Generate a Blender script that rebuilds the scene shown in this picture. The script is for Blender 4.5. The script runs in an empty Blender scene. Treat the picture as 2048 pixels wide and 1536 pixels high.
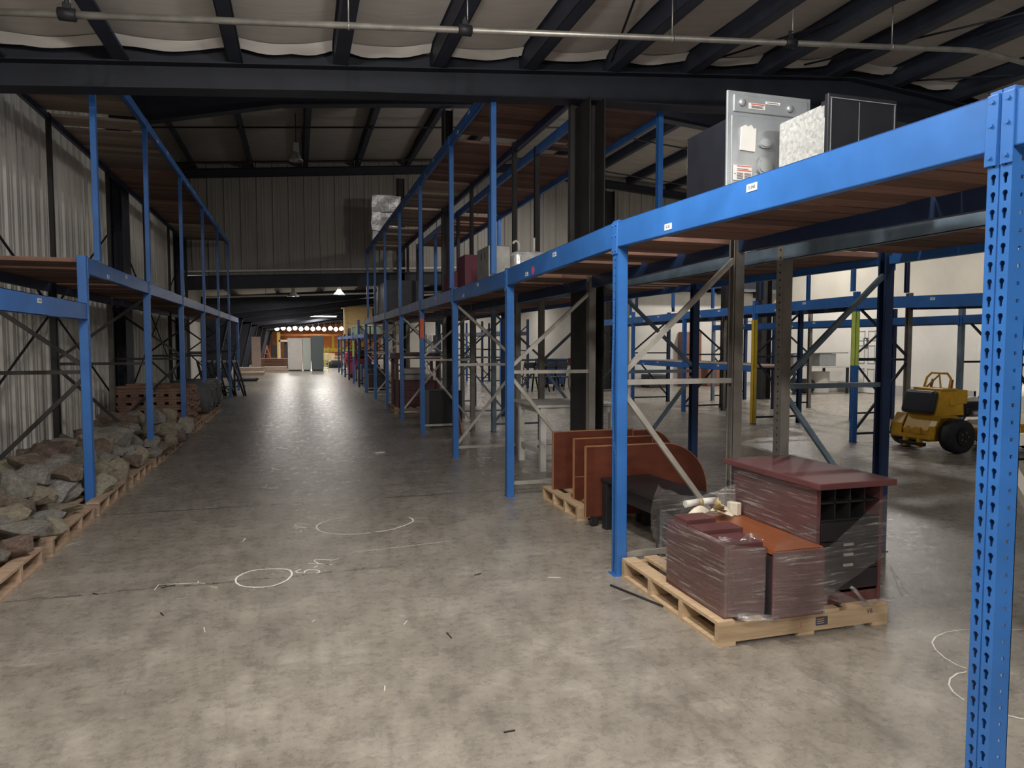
import bpy, bmesh, math, random
from mathutils import Vector, Matrix, noise
RND = random.Random(11)
PI = math.pi
SC = bpy.context.scene
COL = SC.collection

# ---------------------------------------------------------------- camera
cam = bpy.data.cameras.new('camera')
cam.sensor_fit = 'HORIZONTAL'; cam.sensor_width = 36.0; cam.lens = 24.96
cam.clip_start = 0.05; cam.clip_end = 300
camo = bpy.data.objects.new('camera', cam); COL.objects.link(camo)
camo.location = (0, 0, 1.53)
camo.rotation_euler = (math.radians(90 - 3.345), 0, math.radians(-16.783))
SC.camera = camo
# ---------------------------------------------------------------- world, exposure
w = bpy.data.worlds.new('world'); SC.world = w; w.use_nodes = True
w.node_tree.nodes['Background'].inputs[0].default_value = (0.75, 0.85, 1.0, 1)
w.node_tree.nodes['Background'].inputs[1].default_value = 0.55
SC.view_settings.view_transform = 'Standard'; SC.view_settings.look = 'None'
SC.view_settings.gamma = 1.0; SC.view_settings.use_curve_mapping = False
SC.view_settings.exposure = 0.44
# ---------------------------------------------------------------- lamps and added lights of the hall
def lamp(name, loc, power, size=0.5, col=(1, 0.96, 0.9), kind='AREA', spread=180, rot=(0, 0, 0)):
    l = bpy.data.lights.new(name, kind); l.energy = power; l.color = col
    if kind == 'AREA':
        l.shape = 'DISK'; l.size = size; l.spread = math.radians(spread)
    else:
        l.shadow_soft_size = size
    o = bpy.data.objects.new(name, l); COL.objects.link(o); o.location = loc; o.rotation_euler = rot
    return o
# unseen lights over the camera's own bay, some only added to brighten it
lamp('bay_light', (0.8, 3.4, 3.85), 52, 0.45)  # added to brighten the left wall, rocks and aisle floor
lamp('bay_light', (-0.35, -0.4, 3.85), 22, 0.45)
lamp('bay_light', (0.9, 2.6, 3.45), 95, 0.12, (1, 0.96, 0.9), 'POINT')  # added fill for the left wall, rocks and rack faces
lamp('bay_light', (-0.35, -0.9, 3.70), 190, 0.12, (1, 0.96, 0.9), 'POINT')
lamp('bay_light', (-0.35, -5.4, 3.75), 420, 0.14, (1, 0.96, 0.9), 'POINT')
lamp('bay_light', (5.2, -3.6, 4.2), 110, 0.14, (0.93, 0.96, 1.0), 'POINT')
# lamps in the hall's right half; unseen fill lights added in the tall middle bay
lamp('hall_light', (12.8, 13.0, 5.6), 180, 0.6)
lamp('hall_light', (14.0, 18.6, 5.6), 225, 0.6)
lamp('hall_light', (6.2, 18.5, 6.2), 70, 0.6)
lamp('hall_light', (5.7, 12.6, 4.9), 150, 0.2, (1, 0.95, 0.9), 'POINT')  # fill light added to lift the tall bay's siding and roof
lamp('hall_light', (11.0, 4.0, 4.0), 14, 0.6)
# the bright low bays at the far end
for yy, pw in ((24.0, 38), (30.0, 55), (36.0, 75), (43.0, 130), (51.0, 200), (60.0, 300)):
    lamp('low_bay_lamp', (-0.6, yy + 1.2, 3.05), pw * 0.6, 0.9)
    lamp('low_bay_lamp', (1.3, yy, 3.28), pw * 0.7, 0.9)
    lamp('low_bay_lamp', (9.0, yy + 1.5, 3.6), pw * 0.8, 0.7)

# ---------------------------------------------------------------- materials
MATS = {}
def newmat(name):
    m = bpy.data.materials.new(name); m.use_nodes = True; MATS[name] = m
    nt = m.node_tree; return m, nt, nt.nodes['Principled BSDF']
def N(nt, t, **kw):
    n = nt.nodes.new(t)
    for k, v in kw.items():
        if isinstance(k, str) and k.startswith('i_'): n.inputs[k[2:]].default_value = v
        else: setattr(n, k, v)
    return n
def mapped(nt, scale=(1, 1, 1), coord='Object'):
    tc = N(nt, 'ShaderNodeTexCoord'); mp = N(nt, 'ShaderNodeMapping')
    mp.inputs['Scale'].default_value = scale
    nt.links.new(tc.outputs[coord], mp.inputs[0]); return mp
def noise_n(nt, src, scale, detail=4, rough=0.6):
    n = N(nt, 'ShaderNodeTexNoise'); n.inputs['Scale'].default_value = scale
    n.inputs['Detail'].default_value = detail; n.inputs['Roughness'].default_value = rough
    nt.links.new(src.outputs[0], n.inputs['Vector']); return n
def ramp(nt, src, stops, out=0):
    r = N(nt, 'ShaderNodeValToRGB'); e = r.color_ramp.elements
    while len(e) < len(stops): e.new(0.5)
    for i, (p, c) in enumerate(stops):
        e[i].position = p; e[i].color = (c[0], c[1], c[2], 1) if not isinstance(c, (int, float)) else (c, c, c, 1)
    nt.links.new(src.outputs[out], r.inputs[0]); return r
def mix(nt, fac, a, b, mode='MIX'):
    m = N(nt, 'ShaderNodeMix', data_type='RGBA', blend_type=mode)
    for s, v in ((0, fac), (6, a), (7, b)):
        if hasattr(v, 'outputs'): nt.links.new(v.outputs[0] if not v.bl_idname == 'ShaderNodeMix' else v.outputs[2], m.inputs[s])
        else: m.inputs[s].default_value = v if s == 0 else (v[0], v[1], v[2], 1)
    return m
def lk(nt, a, b):
    nt.links.new(a.outputs[2] if a.bl_idname == 'ShaderNodeMix' else a.outputs[0], b)
def plain(name, c, rough=0.5, metal=0.0, var=0.12, scale=6, bump=0.0, wear=None, sc3=(1, 1, 1)):
    m, nt, b = newmat(name)
    mp = mapped(nt, sc3); n = noise_n(nt, mp, scale, 5)
    lo = [max(0, x * (1 - var)) for x in c]; hi = [min(1, x * (1 + var)) for x in c]
    r = ramp(nt, n, [(0.3, lo), (0.7, hi)])
    last = r
    if wear:
        n2 = noise_n(nt, mp, scale * 5, 6, 0.7)
        r2 = ramp(nt, n2, [(wear[1], 0.0), (wear[1] + 0.04, 1.0)])
        last = mix(nt, r2, r, wear[0])
    lk(nt, last, b.inputs['Base Color'])
    b.inputs['Roughness'].default_value = rough; b.inputs['Metallic'].default_value = metal
    if bump:
        bp = N(nt, 'ShaderNodeBump'); bp.inputs['Strength'].default_value = bump; bp.inputs['Distance'].default_value = 0.02
        nt.links.new(n.outputs[0], bp.inputs['Height']); nt.links.new(bp.outputs[0], b.inputs['Normal'])
    return m
def wood(name, c1, c2, rough=0.75, axis=(1, 14, 14), island=0.5):
    m, nt, b = newmat(name)
    mp = mapped(nt, axis); n = noise_n(nt, mp, 3, 6, 0.65)
    r = ramp(nt, n, [(0.25, c1), (0.75, c2)])
    g = N(nt, 'ShaderNodeNewGeometry'); rr = N(nt, 'ShaderNodeMapRange')
    nt.links.new(g.outputs['Random Per Island'], rr.inputs[0])
    rr.inputs[3].default_value = 1 - island; rr.inputs[4].default_value = 1 + island * 0.6
    mm = N(nt, 'ShaderNodeVectorMath', operation='SCALE')
    nt.links.new(r.outputs[0], mm.inputs[0]); nt.links.new(rr.outputs[0], mm.inputs['Scale'])
    nt.links.new(mm.outputs[0], b.inputs['Base Color']); b.inputs['Roughness'].default_value = rough
    bp = N(nt, 'ShaderNodeBump'); bp.inputs['Strength'].default_value = 0.3; bp.inputs['Distance'].default_value = 0.01
    nt.links.new(n.outputs[0], bp.inputs['Height']); nt.links.new(bp.outputs[0], b.inputs['Normal'])
    return m
def emit(name, c, s):
    m, nt, b = newmat(name); b.inputs['Base Color'].default_value = (*c, 1)
    b.inputs['Emission Color'].default_value = (*c, 1); b.inputs['Emission Strength'].default_value = s; return m

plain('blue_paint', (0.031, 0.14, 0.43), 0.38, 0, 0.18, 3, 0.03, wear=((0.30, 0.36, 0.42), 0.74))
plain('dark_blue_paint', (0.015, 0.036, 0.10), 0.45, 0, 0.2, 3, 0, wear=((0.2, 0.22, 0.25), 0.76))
plain('grey_post_paint', (0.20, 0.185, 0.165), 0.55, 0.1, 0.25, 5, 0.05, wear=((0.10, 0.06, 0.04), 0.70))
plain('bluegrey_paint', (0.16, 0.22, 0.28), 0.5, 0.2, 0.25, 6, 0.03)
plain('galv_brace', (0.42, 0.40, 0.36), 0.45, 0.35, 0.2, 8, 0.03, wear=((0.13, 0.08, 0.05), 0.72))
plain('dark_steel', (0.019, 0.023, 0.036), 0.6, 0.1, 0.25, 4)
plain('purlin_steel', (0.03, 0.037, 0.06), 0.55, 0.1, 0.25, 4)
plain('brown_steel', (0.030, 0.028, 0.027), 0.6, 0.2, 0.3, 3)
plain('pipe_steel', (0.36, 0.35, 0.32), 0.4, 0.6, 0.25, 6)
plain('black_iron', (0.02, 0.02, 0.025), 0.55, 0.3, 0.2, 8)
plain('sticker_white', (0.72, 0.72, 0.70), 0.6, 0, 0.05)
plain('ink', (0.05, 0.05, 0.06), 0.7)
plain('red_dot', (0.75, 0.10, 0.15), 0.5)
plain('orange_tape', (0.80, 0.13, 0.05), 0.5)
plain('lime_guard', (0.58, 0.72, 0.14), 0.45)
plain('yellow_paint', (0.62, 0.42, 0.03), 0.45, 0, 0.15)
plain('mower_yellow', (0.50, 0.28, 0.02), 0.35, 0, 0.12)
plain('rubber', (0.018, 0.018, 0.022), 0.7, 0, 0.3, 12, 0.1)
plain('vinyl_black', (0.014, 0.016, 0.022), 0.38, 0, 0.15, 5)
plain('grey_rubber', (0.11, 0.115, 0.12), 0.65, 0, 0.2, 8)
plain('maroon_laminate', (0.105, 0.036, 0.037), 0.58, 0, 0.18, 5, 0, None, (1, 1, 6))
plain('desk_laminate', (0.24, 0.075, 0.028), 0.35, 0, 0.15, 4, 0, None, (6, 1, 1))
plain('panel_wood', (0.105, 0.028, 0.015), 0.42, 0, 0.3, 3, 0.03, None, (1, 1, 3))
plain('panel_edge', (0.34, 0.16, 0.08), 0.6)
plain('table_black', (0.014, 0.014, 0.017), 0.4, 0, 0.15)
plain('drawer_dark', (0.018, 0.015, 0.017), 0.35)
plain('chrome', (0.62, 0.60, 0.55), 0.3, 0.7, 0.06)
plain('white_paint', (0.62, 0.60, 0.56), 0.6, 0, 0.1, 4)
plain('white_wall', (0.60, 0.575, 0.53), 0.8, 0, 0.06, 1.5)
plain('grey_wall', (0.34, 0.33, 0.32), 0.8, 0, 0.1, 1.5)
plain('beige_wall', (0.47, 0.44, 0.38), 0.85, 0, 0.1, 0.8)
plain('steel_back', (0.36, 0.38, 0.40), 0.38, 0.6, 0.12, 5)
plain('appliance_black', (0.012, 0.013, 0.018), 0.32, 0, 0.2)
plain('cloth_cream', (0.66, 0.60, 0.48), 0.8, 0, 0.15, 20)
plain('flower_tan', (0.42, 0.32, 0.17), 0.8, 0, 0.4, 40)
plain('crimson_plastic', (0.33, 0.015, 0.06), 0.4, 0, 0.1)
plain('green_plastic', (0.36, 0.46, 0.34), 0.5, 0, 0.12)
plain('teal_plastic', (0.05, 0.30, 0.25), 0.5)
plain('cabinet_grey', (0.10, 0.125, 0.135), 0.5, 0, 0.06)
plain('cabinet_pale', (0.48, 0.53, 0.50), 0.5, 0, 0.06)
plain('plywood', (0.80, 0.58, 0.27), 0.7, 0, 0.15, 3, 0, None, (1, 8, 8))
plain('brown_door', (0.20, 0.085, 0.055), 0.6, 0, 0.15)
plain('pink_board', (0.42, 0.32, 0.29), 0.7, 0, 0.1)
plain('red_brown', (0.24, 0.07, 0.045), 0.7, 0, 0.3, 5)
plain('orange_brick', (0.50, 0.20, 0.07), 0.8, 0, 0.25, 2)
plain('charcoal_hood', (0.035, 0.037, 0.042), 0.5, 0.2, 0.2)
plain('maroon_carton', (0.14, 0.035, 0.055), 0.7)
plain('foil_wrap', (0.72, 0.72, 0.72), 0.22, 0.3, 0.35, 10, 0.9)
plain('chalk', (0.88, 0.83, 0.78), 0.9, 0, 0.15, 60)
plain('rag', (0.60, 0.52, 0.44), 0.9, 0, 0.3, 40)
plain('cream_scrap', (0.6, 0.55, 0.45), 0.8)
plain('red_print', (0.55, 0.08, 0.06), 0.6)
plain('mirror_glass', (0.55, 0.56, 0.57), 0.25, 0.6)
wood('pallet_wood', (0.36, 0.24, 0.14), (0.56, 0.42, 0.27), 0.8, (1, 12, 12), 0.25)
wood('old_pallet_wood', (0.28, 0.185, 0.125), (0.48, 0.35, 0.25), 0.85, (1, 12, 12), 0.35)
wood('deck_wood', (0.15, 0.075, 0.055), (0.27, 0.155, 0.115), 0.85, (1, 14, 14), 0.45)
wood('grey_deck_wood', (0.22, 0.165, 0.13), (0.40, 0.32, 0.265), 0.85, (1, 14, 14), 0.5)
wood('timber_red', (0.13, 0.07, 0.05), (0.30, 0.185, 0.135), 0.85, (12, 1, 12), 0.5)
emit('lamp_glow', (1.0, 0.96, 0.9), 9.0)

def rock_mat(name, a, b_, c):
    m, nt, b = newmat(name)
    mp = mapped(nt); n = noise_n(nt, mp, 7, 8, 0.7); n2 = noise_n(nt, mp, 26, 6, 0.75)
    r = ramp(nt, n, [(0.28, a), (0.52, b_), (0.78, c)])
    r2 = ramp(nt, n2, [(0.34, 0.5), (0.6, 1.1)])
    mm = mix(nt, 0.85, r, r2, 'MULTIPLY'); lk(nt, mm, b.inputs['Base Color'])
    b.inputs['Roughness'].default_value = 0.9
    bp = N(nt, 'ShaderNodeBump'); bp.inputs['Strength'].default_value = 1.0; bp.inputs['Distance'].default_value = 0.02
    nt.links.new(n2.outputs[0], bp.inputs['Height']); nt.links.new(bp.outputs[0], b.inputs['Normal'])
rock_mat('rock_g', (0.19, 0.18, 0.155), (0.36, 0.34, 0.295), (0.56, 0.535, 0.47))
rock_mat('rock_b', (0.12, 0.085, 0.065), (0.27, 0.21, 0.16), (0.46, 0.38, 0.29))
rock_mat('rock_r', (0.14, 0.09, 0.07), (0.31, 0.215, 0.17), (0.52, 0.42, 0.33))
rock_mat('rock_t', (0.25, 0.205, 0.145), (0.45, 0.39, 0.29), (0.64, 0.58, 0.46))
rock_mat('rock_c', (0.30, 0.26, 0.19), (0.50, 0.46, 0.36), (0.66, 0.62, 0.52))
rock_mat('rock_w', (0.26, 0.25, 0.24), (0.46, 0.44, 0.42), (0.68, 0.66, 0.64))

def concrete():
    m, nt, b = newmat('concrete')
    tc = N(nt, 'ShaderNodeTexCoord'); mp = mapped(nt)
    n1 = noise_n(nt, mp, 2.2, 12, 0.78); n2 = noise_n(nt, mp, 9, 10, 0.8); n3 = noise_n(nt, mp, 45, 6, 0.7)
    base = ramp(nt, n1, [(0.32, (0.195, 0.172, 0.146)), (0.50, (0.28, 0.251, 0.214)), (0.66, (0.38, 0.346, 0.299))])
    fine = ramp(nt, n2, [(0.34, 0.70), (0.50, 0.98), (0.64, 1.18)])
    c = mix(nt, 1.0, base, fine, 'MULTIPLY')
    spk = ramp(nt, n3, [(0.32, 0.62), (0.46, 1.0)]); c = mix(nt, 0.7, c, spk, 'MULTIPLY')
    # pale scuffs and dark rubber streaks that run along the aisle
    ms = mapped(nt, (2.6, 0.28, 1)); ns = noise_n(nt, ms, 2.2, 10, 0.8)
    rs = ramp(nt, ns, [(0.56, 0.0), (0.72, 1.0)]); c = mix(nt, rs, c, (0.15, 0.135, 0.12))
    for f in (c,):
        pass
    mw = mapped(nt, (0.9, 3.2, 1)); nw = noise_n(nt, mw, 2.0, 8, 0.75)
    rw = ramp(nt, nw, [(0.60, 0.0), (0.70, 0.55)]); c = mix(nt, rw, c, (0.52, 0.48, 0.42))
    # thin scratches
    mv = mapped(nt, (1.0, 0.12, 1)); mv.inputs['Rotation'].default_value = (0, 0, 0.5)
    v = N(nt, 'ShaderNodeTexVoronoi', feature='DISTANCE_TO_EDGE'); v.inputs['Scale'].default_value = 3.1
    nt.links.new(mv.outputs[0], v.inputs['Vector'])
    rv = ramp(nt, v, [(0.0, 0.22), (0.008, 0.0)]); c = mix(nt, rv, c, (0.12, 0.11, 0.10))
    for rot, thr in ((0.35, 0.715), (-0.6, 0.725), (1.2, 0.74)):
        mk = mapped(nt, (26, 2.6, 1)); mk.inputs['Rotation'].default_value = (0, 0, rot)
        nk = noise_n(nt, mk, 1.0, 3, 0.6); rk = ramp(nt, nk, [(thr, 0.0), (thr + 0.03, 0.62)]); c = mix(nt, rk, c, (0.13, 0.12, 0.11))
    # saw-cut joints across the aisle
    sep = N(nt, 'ShaderNodeSeparateXYZ'); nt.links.new(tc.outputs['Object'], sep.inputs[0])
    def M(op, a, b_=None, c_=None):
        n = N(nt, 'ShaderNodeMath', operation=op)
        for i, q in enumerate((a, b_, c_)):
            if q is None: continue
            if isinstance(q, (int, float)): n.inputs[i].default_value = q
            else: nt.links.new(q, n.inputs[i])
        return n.outputs[0]
    wob = M('MULTIPLY', M('SUBTRACT', n2.outputs[0], 0.5), 0.05)
    def joint(axis, pos, wid, jit=1.0):
        d = M('ABSOLUTE', M('ADD', M('SUBTRACT', sep.outputs[axis], pos), M('MULTIPLY', wob, jit)))
        return M('LESS_THAN', d, wid)
    j = joint(1, 7.0, 0.011, 0.3)
    for p in (14.4, 21.6, 28.8, 36.0): j = M('MAXIMUM', j, joint(1, p, 0.012, 0.3))
    wob2 = M('MULTIPLY', M('SUBTRACT', n1.outputs[0], 0.5), 0.35)
    d2 = M('ABSOLUTE', M('ADD', M('ADD', M('SUBTRACT', sep.outputs[1], 4.80), wob2), M('MULTIPLY', wob, 2.0)))
    cr = M('MULTIPLY', M('LESS_THAN', d2, 0.006), M('MULTIPLY', M('LESS_THAN', sep.outputs[0], 0.55), M('GREATER_THAN', sep.outputs[0], -1.75)))
    j = M('MAXIMUM', j, cr)
    mm = N(nt, 'ShaderNodeMix', data_type='RGBA'); nt.links.new(j, mm.inputs[0]); nt.links.new(c.outputs[2], mm.inputs[6]); mm.inputs[7].default_value = (0.06, 0.055, 0.05, 1)
    nt.links.new(mm.outputs[2], b.inputs['Base Color'])
    rr = ramp(nt, n2, [(0.3, 0.17), (0.7, 0.42)]); nt.links.new(rr.outputs[0], b.inputs['Roughness'])
    b.inputs['Specular IOR Level'].default_value = 0.5
    bp = N(nt, 'ShaderNodeBump'); bp.inputs['Strength'].default_value = 0.18; bp.inputs['Distance'].default_value = 0.02
    hh = M('ADD', n2.outputs[0], M('MULTIPLY', n3.outputs[0], 0.25))
    nt.links.new(hh, bp.inputs['Height']); nt.links.new(bp.outputs[0], b.inputs['Normal'])
concrete()

def streaked(name, c1, c2, axis_scale, rough=0.6, spec=0.4):
    m, nt, b = newmat(name)
    mp = mapped(nt, axis_scale); n = noise_n(nt, mp, 3, 6, 0.65)
    r = ramp(nt, n, [(0.3, c1), (0.7, c2)]); lk(nt, r, b.inputs['Base Color'])
    b.inputs['Roughness'].default_value = rough; b.inputs['Specular IOR Level'].default_value = spec
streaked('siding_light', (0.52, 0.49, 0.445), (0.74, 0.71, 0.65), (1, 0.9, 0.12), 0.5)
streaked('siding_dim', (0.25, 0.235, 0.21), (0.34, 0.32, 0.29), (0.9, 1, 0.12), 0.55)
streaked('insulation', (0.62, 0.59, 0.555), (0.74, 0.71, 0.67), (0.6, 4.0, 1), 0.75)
streaked('dimmed_insulation', (0.30, 0.285, 0.265), (0.40, 0.38, 0.35), (0.6, 4.0, 1), 0.8)  # same blanket darkened in colour to imitate the tall bay's dimmer light
streaked('insulation_torn', (0.50, 0.43, 0.34), (0.66, 0.60, 0.50), (4, 4, 1), 0.9)

def wrap_mat():
    m, nt, b = newmat('stretch_film')
    mp = mapped(nt, (1.5, 1.5, 30)); mp.inputs['Rotation'].default_value = (0.10, -0.10, 0); n = noise_n(nt, mp, 2.4, 5, 0.65)
    mp2 = mapped(nt, (3, 3, 3)); n2 = noise_n(nt, mp2, 2, 3)
    hz = ramp(nt, n, [(0.50, 0.02), (0.60, 0.10), (0.64, 0.5), (0.67, 0.12), (0.74, 0.55)])
    tr = N(nt, 'ShaderNodeBsdfTransparent')
    b.inputs['Base Color'].default_value = (0.85, 0.84, 0.85, 1); b.inputs['Roughness'].default_value = 0.16
    b.inputs['Specular IOR Level'].default_value = 0.9
    gl = N(nt, 'ShaderNodeBsdfGlossy'); gl.inputs['Roughness'].default_value = 0.13
    bp = N(nt, 'ShaderNodeBump'); bp.inputs['Strength'].default_value = 0.9; bp.inputs['Distance'].default_value = 0.02
    nt.links.new(n.outputs[0], bp.inputs['Height'])
    for q in (gl, b): nt.links.new(bp.outputs[0], q.inputs['Normal'])
    m1 = N(nt, 'ShaderNodeMixShader'); nt.links.new(hz.outputs[0], m1.inputs[0]); nt.links.new(tr.outputs[0], m1.inputs[1]); nt.links.new(b.outputs[0], m1.inputs[2])
    m2 = N(nt, 'ShaderNodeMixShader'); m2.inputs[0].default_value = 0.20
    nt.links.new(m1.outputs[0], m2.inputs[1]); nt.links.new(gl.outputs[0], m2.inputs[2])
    nt.links.new(m2.outputs[0], nt.nodes['Material Output'].inputs[0])
wrap_mat()
def galv_mat():
    m, nt, b = newmat('galvanized')
    mp = mapped(nt); v = N(nt, 'ShaderNodeTexVoronoi'); v.inputs['Scale'].default_value = 70
    nt.links.new(mp.outputs[0], v.inputs['Vector'])
    r = ramp(nt, v, [(0.0, (0.35, 0.36, 0.35)), (1.0, (0.62, 0.63, 0.62))], out=1)
    lk(nt, r, b.inputs['Base Color']); b.inputs['Metallic'].default_value = 0.5; b.inputs['Roughness'].default_value = 0.42
galv_mat()

# ---------------------------------------------------------------- mesh helpers
class MB:
    def __init__(s): s.bm = bmesh.new()
    def box(s, c, d, rz=0.0, bevel=0.0, M=None):
        r = bmesh.ops.create_cube(s.bm, size=1.0)
        mat = Matrix.Translation(c) @ Matrix.Rotation(rz, 4, 'Z') @ Matrix.Diagonal((*d, 1))
        if M is not None: mat = M @ mat
        bmesh.ops.transform(s.bm, matrix=mat, verts=r['verts'])
        if bevel:
            es = list({e for v in r['verts'] for e in v.link_edges})
            bmesh.ops.bevel(s.bm, geom=es, offset=bevel, segments=2, affect='EDGES', profile=0.5)
        return s
    def b2(s, x0, x1, y0, y1, z0, z1, bevel=0.0):
        return s.box(((x0 + x1) / 2, (y0 + y1) / 2, (z0 + z1) / 2), (abs(x1 - x0), abs(y1 - y0), abs(z1 - z0)), 0, bevel)
    def bar(s, p, q, w, h, up=(0, 0, 1)):
        p, q = Vector(p), Vector(q); d = q - p; L = d.length; d.normalize()
        u = Vector(up)
        if abs(d.dot(u)) > 0.98: u = Vector((1, 0, 0))
        sx = d.cross(u).normalized(); sz = sx.cross(d)
        M = Matrix((sx, d, sz)).transposed().to_4x4(); M.translation = (p + q) / 2
        r = bmesh.ops.create_cube(s.bm, size=1.0)
        bmesh.ops.transform(s.bm, matrix=M @ Matrix.Diagonal((w, L, h, 1)), verts=r['verts']); return s
    def tube(s, pts, r, seg=10, caps=True):
        pts = [Vector(p) for p in pts]; rings = []
        n = len(pts); prev = None
        for i, p in enumerate(pts):
            d = (pts[min(i + 1, n - 1)] - pts[max(i - 1, 0)]).normalized()
            u = prev if prev is not None else (Vector((0, 0, 1)) if abs(d.z) < 0.9 else Vector((1, 0, 0)))
            a = (u - d * u.dot(d)).normalized(); b = d.cross(a); prev = a
            rr = r[i] if isinstance(r, (list, tuple)) else r
            rings.append([s.bm.verts.new(p + (a * math.cos(2 * PI * k / seg) + b * math.sin(2 * PI * k / seg)) * rr) for k in range(seg)])
        for A, B in zip(rings, rings[1:]):
            for k in range(seg):
                f = s.bm.faces.new((A[k], A[(k + 1) % seg], B[(k + 1) % seg], B[k])); f.smooth = True
        if caps:
            s.bm.faces.new(rings[0][::-1]); s.bm.faces.new(rings[-1])
        return s
    def lathe(s, prof, c, axis='Z', seg=24, M=None):
        rings = []
        for r, h in prof:
            ring = []
            for k in range(seg):
                a = 2 * PI * k / seg; x, y = r * math.cos(a), r * math.sin(a)
                v = {'Z': (x, y, h), 'Y': (x, h, y), 'X': (h, x, y)}[axis]
                ring.append(s.bm.verts.new(Vector(c) + Vector(v)))
            rings.append(ring)
        for A, B in zip(rings, rings[1:]):
            for k in range(seg):
                f = s.bm.faces.new((A[k], A[(k + 1) % seg], B[(k + 1) % seg], B[k])); f.smooth = True
        s.bm.faces.new(rings[0][::-1]); s.bm.faces.new(rings[-1]); return s
    def prism(s, poly, plane, a, b):
        def P(u, v, t): return {'XZ': (u, t, v), 'YZ': (t, u, v), 'XY': (u, v, t)}[plane]
        A = [s.bm.verts.new(P(u, v, a)) for u, v in poly]; B = [s.bm.verts.new(P(u, v, b)) for u, v in poly]
        s.bm.faces.new(A[::-1]); s.bm.faces.new(B); n = len(poly)
        for k in range(n): s.bm.faces.new((A[k], A[(k + 1) % n], B[(k + 1) % n], B[k]))
        return s
    def quad(s, *ps):
        s.bm.faces.new([s.bm.verts.new(p) for p in ps]); return s
    def grid(s, fn, nu, nv, smooth=True):
        V = [[s.bm.verts.new(fn(i / nu, j / nv)) for j in range(nv + 1)] for i in range(nu + 1)]
        for i in range(nu):
            for j in range(nv):
                f = s.bm.faces.new((V[i][j], V[i + 1][j], V[i + 1][j + 1], V[i][j + 1])); f.smooth = smooth
        return s
    def mesh(s, name, mat):
        bmesh.ops.recalc_face_normals(s.bm, faces=s.bm.faces)
        me = bpy.data.meshes.new(name); s.bm.to_mesh(me); s.bm.free()
        if mat: me.materials.append(MATS[mat])
        return me
def obj(name, mb, mat, parent=None, loc=None, label=None):
    me = mb.mesh(name, mat) if isinstance(mb, MB) else mb
    o = bpy.data.objects.new(name, me); COL.objects.link(o)
    if parent: o.parent = parent
    if loc is not None: o.location = loc
    if label: o['label'] = label
    return o
def wobj(name, mb, mat, parent, label=None):
    """a part whose mesh was drawn in world coordinates (parents are not rotated)"""
    w = Vector((0, 0, 0)); p = parent
    while p: w += p.location; p = p.parent
    bmesh.ops.translate(mb.bm, vec=-w, verts=mb.bm.verts)
    return obj(name, mb, mat, parent, None, label)
def tag(o, label, cat, group=None, kind=None):
    o['label'] = label; o['category'] = cat
    if group: o['group'] = group
    if kind: o['kind'] = kind
    return o
def thing(name, label, cat, loc=(0, 0, 0), rz=0.0, group=None):
    o = bpy.data.objects.new(name, None); COL.objects.link(o); o.empty_display_size = 0.1
    o.location = loc; o.rotation_euler = (0, 0, rz); return tag(o, label, cat, group)
def solo(name, mb, mat, label, cat, base=None, group=None):
    """a thing that is a single mesh, drawn in world coordinates; its origin is put at base"""
    b = Vector(base) if base else Vector((0, 0, 0))
    bmesh.ops.translate(mb.bm, vec=-b, verts=mb.bm.verts)
    return tag(obj(name, mb, mat, None, b), label, cat, group)
def struct(name, mb, mat, parent=None, label=None):
    o = obj(name, mb, mat, parent)
    if not parent: o['kind'] = 'structure'
    if label: o['label'] = label
    return o
def dup(root, loc, rz=0.0, label=None, group=None, scale=None):
    r = root.copy(); COL.objects.link(r); r.location = loc; r.rotation_euler = (0, 0, rz)
    if scale: r.scale = scale
    if label: r['label'] = label
    if group: r['group'] = group
    for ch in list(root.children):
        c = ch.copy(); COL.objects.link(c); c.parent = r
        for g in list(ch.children):
            d = g.copy(); COL.objects.link(d); d.parent = c
    return r
def text_mesh(txt, size, mat, M, thick=0.0006):
    cu = bpy.data.curves.new('t', 'FONT'); cu.body = txt; cu.size = size; cu.extrude = thick
    cu.align_x = 'CENTER'; cu.align_y = 'CENTER'
    t = bpy.data.objects.new('t', cu); COL.objects.link(t)
    bpy.context.view_layer.update()
    me = bpy.data.meshes.new_from_object(t.evaluated_get(bpy.context.evaluated_depsgraph_get()))
    bpy.data.objects.remove(t); me.transform(M); me.materials.clear(); me.materials.append(MATS[mat]); return me

# ================================================================ THE SETTING
XL, XR = -3.2, 16.5
struct('floor', MB().b2(XL - 0.1, XR + 0.1, -9, 76, -0.12, 0), 'concrete')

def sheet_profile(L, per=0.3048):
    """ribbed steel siding as (distance, relief) points"""
    P = []; t = 0.0
    while t < L:
        for a, h in ((0, 0), (0.012, 0.03), (0.042, 0.03), (0.054, 0), (0.13, 0), (0.136, 0.008), (0.156, 0.008), (0.162, 0), (0.21, 0), (0.216, 0.008), (0.236, 0.008), (0.242, 0)):
            P.append((t + a, h))
        t += per
    return [p for p in P if p[0] <= L] + [(L, 0)]
def sheet(pt, L, z0, z1, per=0.3048):
    m = MB(); prof = sheet_profile(L, per); z1 = z1 if callable(z1) else (lambda d, q=z1: q)
    A = [m.bm.verts.new((*pt(d, h), z0)) for d, h in prof]; B = [m.bm.verts.new((*pt(d, h), z1(d))) for d, h in prof]
    for i in range(len(prof) - 1): m.bm.faces.new((A[i], A[i + 1], B[i + 1], B[i]))
    return m
struct('wall_left', sheet(lambda d, h: (XL + h, -9 + d), 30.6, 0, 6.6), 'siding_light')
struct('wall_left_low', MB().b2(XL - 0.1, XL, 21.6, 76, 0, 4.2), 'white_wall')
struct('wall_right', MB().b2(XR, XR + 0.1, -9, 76, 0, 7.2), 'beige_wall')
struct('wall_rear', MB().b2(XL, XR, -9.1, -9, 0, 5.2), 'grey_wall')

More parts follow.
